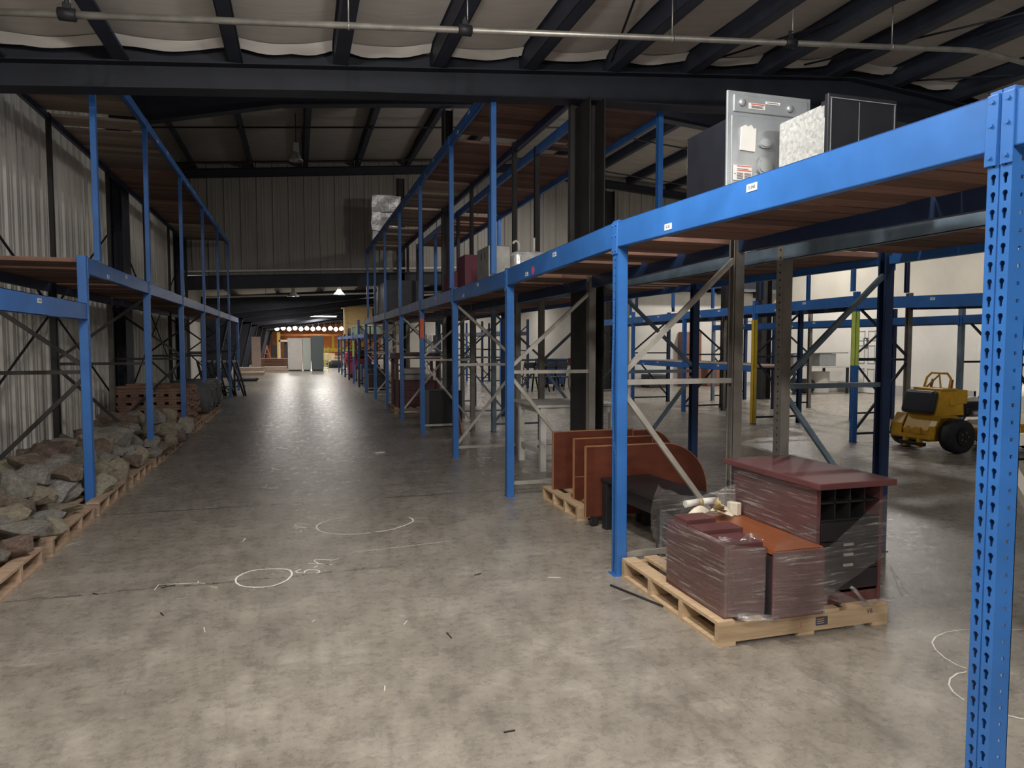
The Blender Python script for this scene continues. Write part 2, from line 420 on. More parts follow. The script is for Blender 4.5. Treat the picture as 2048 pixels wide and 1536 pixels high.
def gable(base, slope, ridge=6.4, x0=-2.4):
    return lambda x: base + slope * (min(x, ridge) - x0) - slope * max(0, x - ridge)
zN = gable(3.922, 0.086); zM = gable(6.27, 0.085, x0=-2.5); zT = gable(3.20, 0.065, x0=-2.1)   # undersides of the purlins

def roof(name, zf, xs, y0, y1, rise, sag):
    """insulation blanket laid over the purlins, sagging a little between them"""
    m = MB(); st = [XL] + [x for x in xs if XL < x < XR] + [XR]; pts = []
    for a, b in zip(st, st[1:]):
        for k in range(6):
            t = k / 6; x = a + (b - a) * t
            pts.append((x, zf(x) + rise - sag * math.sin(PI * t)))
    pts.append((XR, zf(XR) + rise))
    ny = max(2, int((y1 - y0) / 1.2)); rows = []
    for j in range(ny + 1):
        y = y0 + (y1 - y0) * j / ny
        rows.append([m.bm.verts.new((x, y, z + 0.012 * noise.noise((x * 1.3, y * 1.3, 0)))) for x, z in pts])
    for A, B in zip(rows, rows[1:]):
        for i in range(len(pts) - 1):
            f = m.bm.faces.new((A[i], A[i + 1], B[i + 1], B[i])); f.smooth = True
    return struct(name, m, 'dimmed_insulation' if 'tall' in name else 'insulation')
def purlin(x, zf, y0, y1, h=0.20, fl=0.12, flip=1):
    z = zf(x); m = MB()
    m.b2(x - 0.004, x + 0.004, y0, y1, z, z + h).b2(x, x + fl * flip, y0, y1, z, z + 0.006).b2(x, x - fl * 0.8 * flip, y0, y1, z + h - 0.006, z + h)
    m.b2(x + fl * flip - 0.004, x + fl * flip + 0.004, y0, y1, z, z + 0.028)
    return struct('purlin', m, 'purlin_steel')
xsN = [-1.50 + 0.94 * k for k in range(-1, 19)]
roof('ceiling', zN, xsN, -9, 7.28, 0.2, 0.05)
for x in xsN: purlin(x, zN, -9, 7.24)
# torn ends of the blanket hanging just short of the girder
for k, x in enumerate(xsN[:-1]):
    x1 = xsN[k + 1]
    def fn(u, v, x=x, x1=x1):
        xx = x + 0.03 + (x1 - x - 0.05) * u
        return (xx, 7.0 + 0.1 * v + 0.03 * noise.noise((xx * 3, v * 3, 5)), zN(xx) + 0.19 - 0.05 * math.sin(PI * u) - v * (0.05 + 0.035 * abs(noise.noise((xx * 2.3, 0, 9)))))
    struct('dark_gap_strip', MB().prism([(x + 0.005, zN(x)), (x1 - 0.005, zN(x1)), (x1 - 0.005, zN(x1) + 0.17), (x + 0.005, zN(x) + 0.17)], 'XZ', 7.22, 7.24), 'dark_steel')  # dark strip added in place of the unlit gap above the girder
    struct('ceiling_insulation_edge', MB().grid(fn, 12, 3), 'insulation')
xsM = [0.25 + 1.45 * k for k in range(-2, 12)]
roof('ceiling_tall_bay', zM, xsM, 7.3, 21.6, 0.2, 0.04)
for x in xsM: purlin(x, zM, 7.3, 21.55)
xsT = [-2.2 + 1.5 * k for k in range(0, 13)]
roof('ceiling_low_bay', zT, xsT, 21.7, 76, 0.2, 0.03)
for x in xsT: purlin(x, zT, 21.8, 75)
struct('wall_fascia', MB().b2(XL, XR, 7.31, 7.36, 5.2, 7.4), 'grey_wall')

def girder(name, y, xs, top, bot, fl=0.2, mat='dark_steel'):
    m = MB(); T = [(x, top(x)) for x in xs]; B = [(x, bot(x)) for x in xs]
    m.prism(T + B[::-1], 'XZ', y - 0.006, y + 0.006)
    for (a, b) in zip(T, T[1:]): m.bar((a[0], y, a[1] - 0.006), (b[0], y, b[1] - 0.006), fl, 0.014)
    for (a, b) in zip(B, B[1:]): m.bar((a[0], y, a[1] + 0.006), (b[0], y, b[1] + 0.006), fl, 0.014)
    return struct(name, m, mat)
def interp(tab):
    def f(x):
        if x <= tab[0][0]: return tab[0][1]
        for (a, b), (c, d) in zip(tab, tab[1:]):
            if x <= c: return b + (d - b) * (x - a) / (c - a)
        return tab[-1][1]
    return f
gx = [-3.2, -2.4, 0.5, 2.85, 4.2, 6.4, 9, 12, 16.5]
girder('roof_girder', 7.2, gx, lambda x: zN(x), interp([(-3.2, 3.61), (-2.4, 3.69), (0.5, 3.93), (2.85, 4.08), (4.2, 4.13), (6.4, 4.26), (9, 4.10), (16.5, 3.5)]), 0.22)
girder('roof_girder', 14.5, [-3.2, -2.5, -0.24, 2, 6.4, 11, 14, 16.5], lambda x: zM(x), interp([(-3.2, 5.2), (-2.5, 5.52), (-0.24, 6.02), (2, 6.24), (6.4, 6.6), (11, 6.2), (14, 5.7), (16.5, 5.2)]), 0.22)
girder('roof_girder', 21.4, [-3.2, -2.5, 2.9, 6.4, 16.5], lambda x: zM(x), lambda x: zM(x) - 0.22, 0.2)
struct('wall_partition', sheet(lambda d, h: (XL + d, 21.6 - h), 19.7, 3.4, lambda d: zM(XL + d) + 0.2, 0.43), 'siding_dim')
girder('roof_girder', 21.5, [-3.2, 6.4, 16.5], lambda x: 3.40 + 0.045 * (min(x, 6.4) + 2), lambda x: 3.02 + 0.045 * (min(x, 6.4) + 2), 0.14)
struct('partition_rail', MB().bar((XL, 21.42, 3.46), (6.4, 21.42, 3.46 + 0.045 * 9.6), 0.07, 0.05), 'white_wall')
for y in (27.0, 33.2, 39.4, 45.6, 51.8, 58, 64.2, 70.4):
    girder('roof_girder', y, [-3.2, -2.1, 0.46, 2.8, 6.4, 11, 16.5], lambda x: zT(x), interp([(-3.2, 2.35), (-2.1, 2.58), (0.46, 2.87), (2.8, 3.25), (6.4, 3.5), (11, 3.15), (16.5, 2.5)]), 0.18)
    m = MB(); m.prism([(-3.18, 0), (-2.85, 0), (-2.25, 2.6), (-3.18, 2.6)], 'XZ', y - 0.006, y + 0.006)
    m.bar((-2.85, y, 0), (-2.25, y, 2.6), 0.2, 0.014, (1, 0, 0)); m.b2(-3.18, -3.165, y - 0.1, y + 0.1, 0, 3.0)
    struct('steel_column', m, 'dark_steel')
def hcolumn(x0, x1, y0, y1, z1, mat='dark_steel', z0=0.0):
    m = MB(); ym = (y0 + y1) / 2
    m.b2(x0, x0 + 0.014, y0, y1, z0, z1).b2(x1 - 0.014, x1, y0, y1, z0, z1).b2(x0, x1, ym - 0.006, ym + 0.006, z0, z1)
    m.b2(x0, x1, y0 - 0.03, y1 + 0.03, 0, 0.02)
    return struct('steel_column', m, mat)
hcolumn(2.945, 3.125, 6.97, 7.48, 4.08, 'brown_steel')
hcolumn(2.945, 3.125, 14.52, 14.85, 6.3, 'brown_steel')
hcolumn(2.945, 3.125, 21.44, 21.56, 6.4, 'brown_steel')
hcolumn(9.55, 9.85, 14.35, 14.65, 6.3, 'brown_steel')
hcolumn(11.9, 12.2, 16.3, 16.6, 6.0, 'brown_steel')
hcolumn(9.55, 9.85, 21.2, 21.5, 6.4, 'brown_steel')
for y in (7.2, 14.5, 21.45):
    hcolumn(-3.17, -2.94, y - 0.28, y + (0.28 if y < 20 else 0.12), {7.2: 3.7, 14.5: 5.4, 21.45: 6.1}[y])
# dark steel bracing rods against the left wall
for k, (p, q) in enumerate((((-3.1, 7.3, 3.5), (-3.1, 14.3, 0.4)), ((-3.1, 7.3, 0.3), (-3.1, 14.3, 3.6)), ((-3.1, 14.7, 3.5), (-3.1, 21.2, 0.3)), ((-3.1, 14.7, 0.3), (-3.1, 21.2, 3.5)))):
    struct('wall_brace_rod', MB().tube([p, q], 0.014, 6), 'black_iron')
for (p, q) in (((1.75, 2.2, 4.37), (3.2, 7.0, 4.47)), ((4.3, 7.0, 4.58), (6.6, 3.6, 4.78)), ((5.6, 7.0, 4.70), (7.6, 3.9, 4.66)), ((7.0, 7.0, 4.66), (10.2, 4.6, 4.42))):
    struct('roof_brace_rod', MB().tube([p, q], 0.011, 6), 'dark_steel')

# ---- walls of the right half: a white office block with doors under the partition
m = MB(); m.b2(10.9, XR, 22.2, 22.3, 0, 3.3).b2(10.9, 11.0, 22.3, 40, 0, 3.3)
struct('wall_office', m, 'white_wall')
struct('baseboard_office', MB().b2(10.9, XR, 22.17, 22.2, 0, 0.1), 'grey_wall')
struct('trim_1', MB().b2(10.9, XR, 22.18, 22.2, 2.28, 2.31), 'grey_wall')
struct('wall_far_white', MB().b2(6.0, 10.9, 39.9, 40, 0, 3.1), 'white_wall')
struct('wall_lower_right', MB().b2(XR - 0.06, XR, 8, 22.2, 0, 2.5), 'white_wall')
struct('baseboard_right', MB().b2(XR - 0.09, XR - 0.06, 8, 22.2, 0, 0.3), 'grey_wall')
struct('wall_far', MB().b2(XL, 8.0, 72, 72.2, 0, 4.2), 'orange_brick')
struct('wall_far_right', MB().b2(8.0, XR, 72, 72.2, 0, 4.2), 'white_wall')
# window in the white far wall
wd = struct('window_1', MB().b2(7.0, 7.9, 39.80, 39.9, 1.05, 2.0), 'white_paint'); wd['label'] = 'dark office window in the white far wall'
struct('pane', MB().b2(7.35, 7.82, 39.78, 39.81, 1.12, 1.94), 'brown_steel', wd); struct('pane', MB().b2(7.06, 7.28, 39.78, 39.81, 1.12, 1.94), 'mirror_glass', wd)

def sixpanel(name, y0, y1, label):
    X = XR - 0.06
    d = struct(name, MB().b2(X - 0.05, X, y0, y1, 0.02, 2.05, 0.006), 'white_paint', None, label)
    m = MB(); w_ = y1 - y0
    for c in (0.28, 0.72):
        for z0, z1 in ((0.2, 0.75), (0.9, 1.45), (1.58, 1.88)):
            yc = y0 + c * w_
            for a, b, e, f in ((yc - 0.15 * w_, yc + 0.15 * w_, z0, z0 + 0.02), (yc - 0.15 * w_, yc + 0.15 * w_, z1 - 0.02, z1), (yc - 0.15 * w_, yc - 0.15 * w_ + 0.02, z0, z1), (yc + 0.15 * w_ - 0.02, yc + 0.15 * w_, z0, z1)):
                m.b2(X - 0.062, X - 0.05, a, b, e, f)
    struct('panel_moulding', m, 'grey_wall', d)
    m = MB(); m.b2(X - 0.03, X + 0.002, y0 - 0.07, y0, 0, 2.12).b2(X - 0.03, X + 0.002, y1, y1 + 0.07, 0, 2.12).b2(X - 0.03, X + 0.002, y0 - 0.07, y1 + 0.07, 2.05, 2.12)
    struct('door_frame', m, 'white_wall', d)
    struct('door_knob', MB().lathe([(0.02, 0), (0.02, 0.03), (0.032, 0.045), (0.02, 0.07)], (X - 0.12, y0 + 0.08, 1.0), 'X', 12), 'pipe_steel', d)
    return d
sixpanel('door_1', 16.95, 17.85, 'white six-panel restroom door with a small black sign')
sixpanel('door_2', 12.9, 13.75, 'white six-panel door behind the yellow mower')
sg = thing('restroom_sign', 'small black restroom sign with a white figure on the white door', 'sign', (XR - 0.125, 17.42, 1.52))
obj('sign_plate', MB().box((0, 0, 0), (0.012, 0.17, 0.30)), 'ink', sg)
m = MB(); m.lathe([(0.001, -0.025), (0.02, -0.015), (0.025, 0), (0.02, 0.015), (0.001, 0.025)], (-0.01, 0, 0.09), 'Z', 10)
m.box((-0.009, 0, 0.02), (0.006, 0.07, 0.09)).box((-0.009, -0.018, -0.07), (0.006, 0.025, 0.1)).box((-0.009, 0.018, -0.07), (0.006, 0.025, 0.1))
obj('figure', m, 'sticker_white', sg)

# ---- pipes under the roofs
def pipe_z(x): return zN(x) - 0.30
sp = thing('sprinkler_pipe', 'long grey steel sprinkler pipe hung under the near ceiling', 'pipe', (0, 5.5, 3.8))
wobj('pipe', MB().tube([(-3.1, 5.5, pipe_z(-3.1)), (6.3, 5.5, pipe_z(6.3)), (6.55, 5.5, pipe_z(6.5)), (14, 5.5, pipe_z(14))], 0.024, 12), 'pipe_steel', sp)
for x, big in ((-1.43, 1), (0.38, 0), (1.28, 1), (3.05, 0), (4.25, 1), (5.35, 0), (7.6, 1), (9.0, 0)):
    z = pipe_z(x); hz = zN(x) + 0.18
    if big:
        m = MB().lathe([(0.03, -0.055), (0.042, -0.05), (0.042, 0.05), (0.03, 0.055)], (x, 5.5, z), 'X', 14)
        m.box((x, 5.5, z + 0.05), (0.05, 0.03, 0.05), 0, 0.005); m.lathe([(0.012, 0.06), (0.022, 0.075), (0.012, 0.09), (0.02, 0.10)], (x, 5.5, z), 'Z', 10)
        wobj('coupling', m, 'black_iron', sp)
    wobj('hanger', MB().tube([(x + 0.02, 5.5, z), (x + 0.02, 5.5, hz)], 0.006, 6).lathe([(0.027, -0.01), (0.03, 0), (0.027, 0.01)], (x + 0.02, 5.5, z), 'X', 12), 'pipe_steel', sp)
for yy, zz, lb in ((16.2, 0.35, 'nearer'), (19.6, 0.25, 'farther')):
    p2 = thing('sprinkler_pipe', 'thin dark sprinkler pipe under the tall bay roof, %s of two' % lb, 'pipe', (0, yy, 6.0))
    wobj('pipe', MB().tube([(-2.9, yy, zM(-2.9) - zz), (6.4, yy, zM(6.4) - zz), (15, yy, zM(15) - zz)], 0.02, 8), 'brown_steel', p2)
    for x in (-1.1, 1.65, 4.5, 7.5):
        wobj('coupling', MB().lathe([(0.025, -0.05), (0.04, -0.04), (0.04, 0.04), (0.025, 0.05)], (x, yy, zM(x) - zz), 'X', 10), 'black_iron', p2)
        wobj('hanger', MB().tube([(x, yy, zM(x) - zz), (x, yy, zM(x) + 0.15)], 0.007, 6), 'brown_steel', p2)
p3 = thing('sprinkler_pipe', 'pale sprinkler pipe crossing under the low far roof', 'pipe', (0, 25.5, 3.3))
wobj('pipe', MB().tube([(-2.9, 25.5, 3.02), (9, 25.5, 3.55)], 0.03, 8), 'white_paint', p3)
for x in (-1.0, 1.5, 4.0): wobj('hanger', MB().tube([(x, 25.5, 3.02 + 0.0445 * (x + 2.9)), (x, 25.5, zT(x) + 0.2)], 0.007, 6), 'brown_steel', p3)

# ---- high-bay lamps
def highbay(loc, label, glow, drop=0.5, r=0.17, group=None):
    t = thing('high_bay_lamp', label, 'lamp', loc, 0, group)
    obj('ballast', MB().box((0, 0, 0.30), (0.12, 0.12, 0.2), 0, 0.01), 'white_paint', t)
    m = MB().lathe([(0.04, 0.20), (0.06, 0.17), (0.11, 0.10), (r * 0.9, 0.03), (r, 0.0), (r - 0.01, 0.0), (0.10, 0.09), (0.03, 0.16)], (0, 0, 0), 'Z', 24)
    obj('reflector', m, 'mirror_glass', t)
    obj('bulb', MB().lathe([(0.02, 0.12), (0.05, 0.09), (0.055, 0.05), (0.03, 0.01)], (0, 0, 0), 'Z', 12), 'lamp_glow' if glow else 'white_paint', t)
    obj('cord', MB().tube([(0, 0, 0.40), (0, 0, 0.4 + drop)], 0.008, 6), 'black_iron', t)
    return t
highbay((0.04, 17, 5.62), 'unlit bell-shaped high-bay lamp hanging over the aisle', False, zM(0.04) + 0.2 - 6.02, 0.16)
highbay((-0.1, 24.3, 3.02), 'lit high-bay lamp just beyond the siding partition, left of two', True, zT(-0.1) + 0.2 - 3.42, 0.2)
highbay((1.35, 24.3, 3.10), 'lit high-bay lamp just beyond the siding partition, right of two', True, zT(1.35) + 0.2 - 3.50, 0.2)
t = thing('strip_light', 'long lit strip light under the far low roof', 'lamp', (0.9, 40, 2.95))
obj('housing', MB().box((0, 0, 0.04), (2.4, 0.14, 0.06)), 'white_paint', t); obj('tube', MB().tube([(-1.15, 0, 0), (1.15, 0, 0)], 0.03, 8), 'lamp_glow', t)
t = obj('stay_wire', MB().tube([(0.8, 40, 3.02), (0.8, 40, zT(0.8) + 0.002)], 0.008, 6), 'black_iron', t, (-0.9, -40, -2.95))

# ================================================================ PALLET RACKS
def hole_cell(bm, a0, a1, b0, b1, poly, P):
    """flat cell with a punched hole; P maps (across, up, depth) to a point"""
    ca, cb = (a0 + a1) / 2, (b0 + b1) / 2; n = len(poly); hw, hh = (a1 - a0) / 2, (b1 - b0) / 2
    O, I, Dp = [], [], []
    for (u, v) in poly:
        L = math.hypot(u, v); du, dv = u / L, v / L
        t = min(hw / abs(du) if abs(du) > 1e-6 else 1e9, hh / abs(dv) if abs(dv) > 1e-6 else 1e9)
        O.append(bm.verts.new(P(ca + du * t, cb + dv * t, 0))); I.append(bm.verts.new(P(ca + u, cb + v, 0))); Dp.append(bm.verts.new(P(ca + u, cb + v, 0.004)))
    for k in range(n):
        q = (k + 1) % n
        bm.faces.new((O[k], O[q], I[q], I[k])); bm.faces.new((I[k], I[q], Dp[q], Dp[k]))
    cs = [(ca + sx * hw, cb + sy * hh) for sx, sy in ((1, 1), (-1, 1), (-1, -1), (1, -1))]
    for sx, sy in ((1, 1), (-1, 1), (-1, -1), (1, -1)):     # close the corners the ray fan misses
        ang = math.atan2(sy * hh, sx * hw); best = None
        for k in range(n):
            q = (k + 1) % n
            a = math.atan2(poly[k][1], poly[k][0]); b = math.atan2(poly[q][1], poly[q][0])
            d = (b - a) % (2 * PI)
            if (ang - a) % (2 * PI) <= d: best = (k, q)
        k, q = best; c = bm.verts.new(P(ca + sx * hw, cb + sy * hh, 0)); bm.faces.new((O[k], c, O[q]))
def keyhole():
    P = []
    for k in range(9):
        a = math.radians(-50 + 280 * k / 8); P.append((0.0088 * math.cos(a), 0.007 + 0.0088 * math.sin(a)))
    return P + [(-0.004, -0.016), (0.004, -0.016)]
def round_hole(r=0.0085, n=8): return [(r * math.cos(2 * PI * k / n + 0.3), r * math.sin(2 * PI * k / n + 0.3)) for k in range(n)]
PW, PD = 0.076, 0.072
def post_mesh(name, h, detail, mat, bend=0.0, z0=0.0):
    """channel upright whose punched face lies at x = 0 and looks towards -x"""
    m = MB(); bm = m.bm; hw = PW / 2
    if detail == 0:
        m.b2(0, 0.003, -hw, hw, z0, h)
    else:
        def face(u0, u1, x): m.quad((x, u0, z0), (x, u1, z0), (x, u1, h), (x, u0, h))
        cols = ((-0.031, -0.007), (0.007, 0.031)) if detail == 2 else ((-0.015, 0.015),)
        prev = -hw; edges = []
        pitch = 0.0508; n = int((h - z0) / pitch)
        poly = keyhole() if detail == 2 else round_hole()
        for a0, a1 in cols:
            for k in range(n): hole_cell(bm, a0, a1, z0 + k * pitch, z0 + (k + 1) * pitch, poly, lambda u, v, d: (d, u, v))
            if z0 + n * pitch < h: m.quad((0, a0, z0 + n * pitch), (0, a1, z0 + n * pitch), (0, a1, h), (0, a0, h))
        if detail == 2:
            face(-hw, -0.031, 0); face(0.031, hw, 0)
            face(-0.007, -0.0025, 0); face(0.0025, 0.007, 0); face(-0.0025, 0.0025, 0.004)
            for u in (-0.0025, 0.0025): m.quad((0, u, z0), (0.004, u, z0), (0.004, u, h), (0, u, h))
        else:
            face(-hw, -0.015, 0); face(0.015, hw, 0)
    # side flanges (the near one has square holes) and rear lips
    if detail == 2:
        sq = [(0.0055, 0.0), (0.0055, 0.0055), (0.0, 0.0055), (-0.0055, 0.0055), (-0.0055, 0.0), (-0.0055, -0.0055), (0.0, -0.0055), (0.0055, -0.0055)]
        n = int((h - z0) / 0.0508)
        for s in (-1, 1):
            for k in range(n): hole_cell(bm, 0.030, 0.052, z0 + k * 0.0508, z0 + (k + 1) * 0.0508, sq, lambda u, v, d, s=s: (u, s * (hw - d), v))
            zt = z0 + n * 0.0508
            m.quad((0.03, s * hw, zt), (0.052, s * hw, zt), (0.052, s * hw, h), (0.03, s * hw, h))
            for a, b in ((0, 0.03), (0.052, PD)): m.quad((a, s * hw, z0), (b, s * hw, z0), (b, s * hw, h), (a, s * hw, h))
    else:
        for s in (-1, 1): m.b2(0, PD, s * hw - s * 0.003, s * hw, z0, h)
    for s in (-1, 1): m.b2(PD - 0.003, PD, s * hw, s * (hw - 0.018), z0, h)
    if bend:
        for v in bm.verts:
            t = (v.co.z - z0) / (h - z0)
            v.co.x += bend * math.exp(-((v.co.z - 0.42) / 0.36) ** 2) - 0.25 * bend * math.exp(-((v.co.z - 1.25) / 0.4) ** 2)
            v.co.y -= 0.012 * math.exp(-((v.co.z - 0.42) / 0.3) ** 2)
    return m.mesh(name, mat)
MESH = {}
def cached(key, fn):
    if key not in MESH: MESH[key] = fn()
    return MESH[key]
def beam_mesh(L, h, mat, back=False):
    m = MB(); a = L / 2
    m.b2(0.0, 0.004, -a, a, -h, 0).b2(0, 0.048, -a, a, -h, -h + 0.004).b2(0, 0.022, -a, a, -0.004, 0)
    m.b2(0.020, 0.024, -a, a, -0.045, 0).b2(0.02, 0.048, -a, a, -0.045, -0.041).b2(0.044, 0.048, -a, a, -h, -0.041)
    return m.mesh('beam', mat)
def conn_mesh(mat, h):
    m = MB(); m.b2(-0.007, 0.0, -0.030, 0.004, -h - 0.045, 0.0, 0.002).b2(-0.007, 0.03, -0.033, -0.028, -h - 0.045, 0.0)
    for z in (-0.02, -h * 0.55, -h - 0.02): m.lathe([(0.006, -0.012), (0.006, -0.006)], (0, -0.014, z), 'X', 8)
    return m.mesh('connector', mat)
def rack(name, label, s, Xf, Xr, ys, ph, beams, matp, matr, detail=(0,), bracemat='galv_brace', flip=0, stickers=True, z0=0.0, bends={}, rear_h=None, brace=True, guards={}, hi=None, pw=1.0, back_skip=()):
    """s = -1: front face looks to -x. ys: frame positions. beams: (level, [top z per bay] or z, height, bays, mats)"""
    root = thing(name, label, 'pallet rack', (Xf, ys[0], 0))
    L = lambda x, y, z: Vector((x - Xf, y - ys[0], z))
    for i, y in enumerate(ys):
        h = ph[i] if isinstance(ph, (list, tuple)) else ph
        dt = detail[min(i, len(detail) - 1)]; mp = matp[i % len(matp)]; mr = matr[i % len(matr)]
        zz = z0
        key = ('post', round(h, 2), dt, mp, bends.get(i, 0), zz)
        o = obj('front_post', cached(key, lambda: post_mesh('front_post', h, dt, mp, bends.get(i, 0), zz)), None, root, L(Xf, y, 0))
        if s > 0: o.rotation_euler = (0, 0, PI)
        if pw != 1.0: o.scale = (pw, pw, 1)
        rh = rear_h or h
        key = ('post', round(rh, 2), min(dt, 1), mr, 0, zz)
        o = obj('rear_post', cached(key, lambda: post_mesh('rear_post', rh, min(dt, 1), mr, 0, zz)), None, root, L(Xr, y, 0))
        if s < 0: o.rotation_euler = (0, 0, PI)
        if pw != 1.0: o.scale = (pw, pw, 1)
        if z0 == 0:
            for x in (Xf - s * PD / 2, Xr + s * PD / 2):
                obj('foot_plate', cached('foot' + mp, lambda: MB().box((0, 0, 0.003), (0.092, 0.10, 0.006)).lathe([(0.008, 0.006), (0.008, 0.018)], (0.038, 0.043, 0), 'Z', 6).mesh('foot_plate', mp)), None, root, L(x, y, 0))
        if i in guards:
            gm, za, zb = guards[i]
            q = PW / 2 + 0.006; g = MB(); g.b2(s * 0.008, s * 0.002, -q, q, za, zb); g.b2(s * 0.008, -s * 0.06, -q, -q + 0.005, za, zb); g.b2(s * 0.008, -s * 0.06, q - 0.005, q, za, zb)
            obj('post_guard', g, gm, root, L(Xf, y, 0), {'orange_tape': 'orange tape', 'lime_guard': 'lime green plastic guard', 'yellow_paint': 'yellow post guard'}[gm])
        if brace:
            xa, xb = Xf - s * (PD - 0.01), Xr + s * (PD - 0.01)
            top = h - 0.22; zl = z0 + 0.13; zm = z0 + (h - z0) * 0.55
            K = bool(flip[i % len(flip)]) if isinstance(flip, (list, tuple)) else (i + flip) % 2 == 0
            f = (xa, xb) if K else (xb, xa)
            for (p, q) in (((xa, zl), (xb, zl)), ((xa, zm), (xb, zm)), ((f[0], zm + 0.06), (f[1], top)), ((f[0], zm - 0.06), (f[1], zl + 0.05))):
                key = ('brace', round(q[0] - p[0], 3), round(p[1], 2), round(q[1], 2), bracemat)
                obj('brace', cached(key, lambda: MB().bar((0, 0, p[1]), (q[0] - p[0], 0, q[1]), 0.028, 0.034).mesh('brace', bracemat)), None, root, L(p[0], y, 0))
    for (ztops, h, bays, mf, mb_) in beams:
        for i in bays:
            y0, y1 = ys[i] + PW / 2, ys[i + 1] - PW / 2; Lb = y1 - y0
            za, zb = (ztops[i] if isinstance(ztops, (list, dict)) else (ztops, ztops))
            tilt = math.atan2(zb - za, Lb)
            for side, (X, sg, mm) in enumerate(((Xf, s, mf), (Xr, -s, mb_))):
                if side and i in back_skip: continue
                key = ('beam', round(Lb, 2), round(h, 3), mm)
                b = obj('beam', cached(key, lambda: beam_mesh(Lb, h, mm)), None, root, L(X, (y0 + y1) / 2, (za + zb) / 2))
                b.rotation_euler = (tilt if sg < 0 else -tilt, 0, 0 if sg < 0 else PI)
                if side == 0:
                    for e in (-1, 1):
                        c = obj('connector', cached(('conn', mm, round(h, 3)), lambda: conn_mesh(mm, h)), None, b, (0, e * Lb / 2, 0))
                        if e > 0: c.scale = (1, -1, 1)
                    if stickers:
                        for fr, dz, tx in ((0.45, -0.30, 0), (0.745, -0.76, 1)):
                            st = obj('label_sticker', cached(('sticker', tx), lambda: sticker_mesh(tx)), None, b, (0, (fr - 0.5) * Lb, h * dz))
                            st.rotation_euler = (0, 0, 0)
    return root

def sticker_mesh(tx):
    me = MB().box((-0.0015, 0, 0), (0.002, 0.078, 0.034)).mesh('label_sticker', 'sticker_white')
    tm = text_mesh('G-0%s' % ('42' if tx == 0 else '2'), 0.021, 'ink', Matrix.Translation((-0.0028, 0, 0)) @ Matrix(((0, 0, -1, 0), (-1, 0, 0, 0), (0, 1, 0, 0), (0, 0, 0, 1))))
    bm = bmesh.new(); bm.from_mesh(me); n0 = len(bm.faces); bm.from_mesh(tm)
    for f in list(bm.faces)[n0:]: f.material_index = 1
    bm.to_mesh(me); bm.free(); me.materials.append(MATS['ink']); return me
def deck(root, x0, x1, y0, y1, z, mat, skip=0.06, wd=0.14, seed=0):
    """loose planks laid from beam to beam over one bay"""
    r = random.Random(seed); m = MB(); y = y0 + 0.01
    while y + wd < y1:
        if r.random() > skip:
            j = r.uniform(-0.012, 0.012)
            m.box(((x0 + x1) / 2 + j, y + wd / 2, z - 0.022 + r.uniform(-0.003, 0.003)), (x1 - x0 - 0.03, wd - 0.006, 0.036), r.uniform(-0.006, 0.006))
        y += wd * (1.0 if r.random() > 0.18 else 1.12)
    return wobj('plank_deck', m, mat, root)

B, DB = 'blue_paint', 'dark_blue_paint'
# --- left row (against the corrugated wall)
LY = [4.40, 7.20, 10.0, 12.78, 15.6, 18.35, 21.25, 24.2]
lz = {0: (1.876, 1.876), 1: (2.29, 2.29), 2: (2.287, 2.287), 3: (2.287, 2.29), 4: (2.295, 2.295), 5: (2.295, 2.30), 6: (2.30, 2.302)}
LXF, LXR = -1.785, -2.90
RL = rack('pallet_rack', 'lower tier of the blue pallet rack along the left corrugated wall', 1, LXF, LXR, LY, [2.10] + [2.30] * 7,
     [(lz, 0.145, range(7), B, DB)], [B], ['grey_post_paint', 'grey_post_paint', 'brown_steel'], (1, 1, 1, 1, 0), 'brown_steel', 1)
LU = [7.68, 10.12, 12.93, 15.78, 18.55, 21.25]
RK = rack('pallet_rack', 'slim blue upper tier standing on the left rack', 1, LXF + 0.0, LXR, LU, 4.33,
     [(4.352, 0.11, range(5), B, DB)], [B], ['brown_steel'], (0,), 'dark_steel', 0, True, 2.306, {}, None, False, {}, None, 0.72)
ordn = ['first', 'second', 'third', 'fourth', 'fifth', 'sixth', 'seventh', 'eighth', 'ninth', 'tenth', 'eleventh', 'twelfth']
for i in range(1, 7):
    deck(RL, LXR + 0.024, LXF - 0.024, LY[i] + 0.04, LY[i + 1] - 0.04, (lz[i][0] + lz[i][1]) / 2 - 0.002, 'deck_wood', 0.04, 0.14, i)
for i in range(5):
    deck(RK, LXR + 0.024, LXF - 0.024, LU[i] + 0.04, LU[i + 1] - 0.04, 4.35, 'grey_deck_wood' if i in (0, 1, 4) else 'deck_wood', 0.03, 0.19, 20 + i)
# --- row right of the aisle
AY = [-0.93, 1.60, 4.22, 6.72, 9.25, 11.87, 14.30, 16.80, 19.42, 22.0]
AF, AR = 1.965, 2.905
az = {0: (2.245, 2.250), 1: (2.252, 2.300), 2: (2.300, 2.245)}
for k in range(3, 9): az[k] = (2.235, 2.225)
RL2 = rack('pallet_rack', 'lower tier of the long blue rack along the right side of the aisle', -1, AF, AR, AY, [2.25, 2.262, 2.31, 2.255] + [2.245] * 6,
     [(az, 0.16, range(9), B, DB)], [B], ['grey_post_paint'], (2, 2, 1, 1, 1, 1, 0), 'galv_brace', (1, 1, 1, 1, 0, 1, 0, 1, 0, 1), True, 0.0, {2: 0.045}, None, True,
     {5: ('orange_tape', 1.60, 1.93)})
AU = [7.30, 9.42, 11.92, 14.42, 16.95, 19.25, 21.25]
RK = rack('pallet_rack', 'slim blue upper tier standing on the rack right of the aisle', -1, AF, AR, AU, 4.25,
     [(4.255, 0.13, range(6), B, DB)], [B], ['brown_steel'], (0,), 'dark_steel', 0, True, 2.255, {}, None, False, {}, None, 0.80)
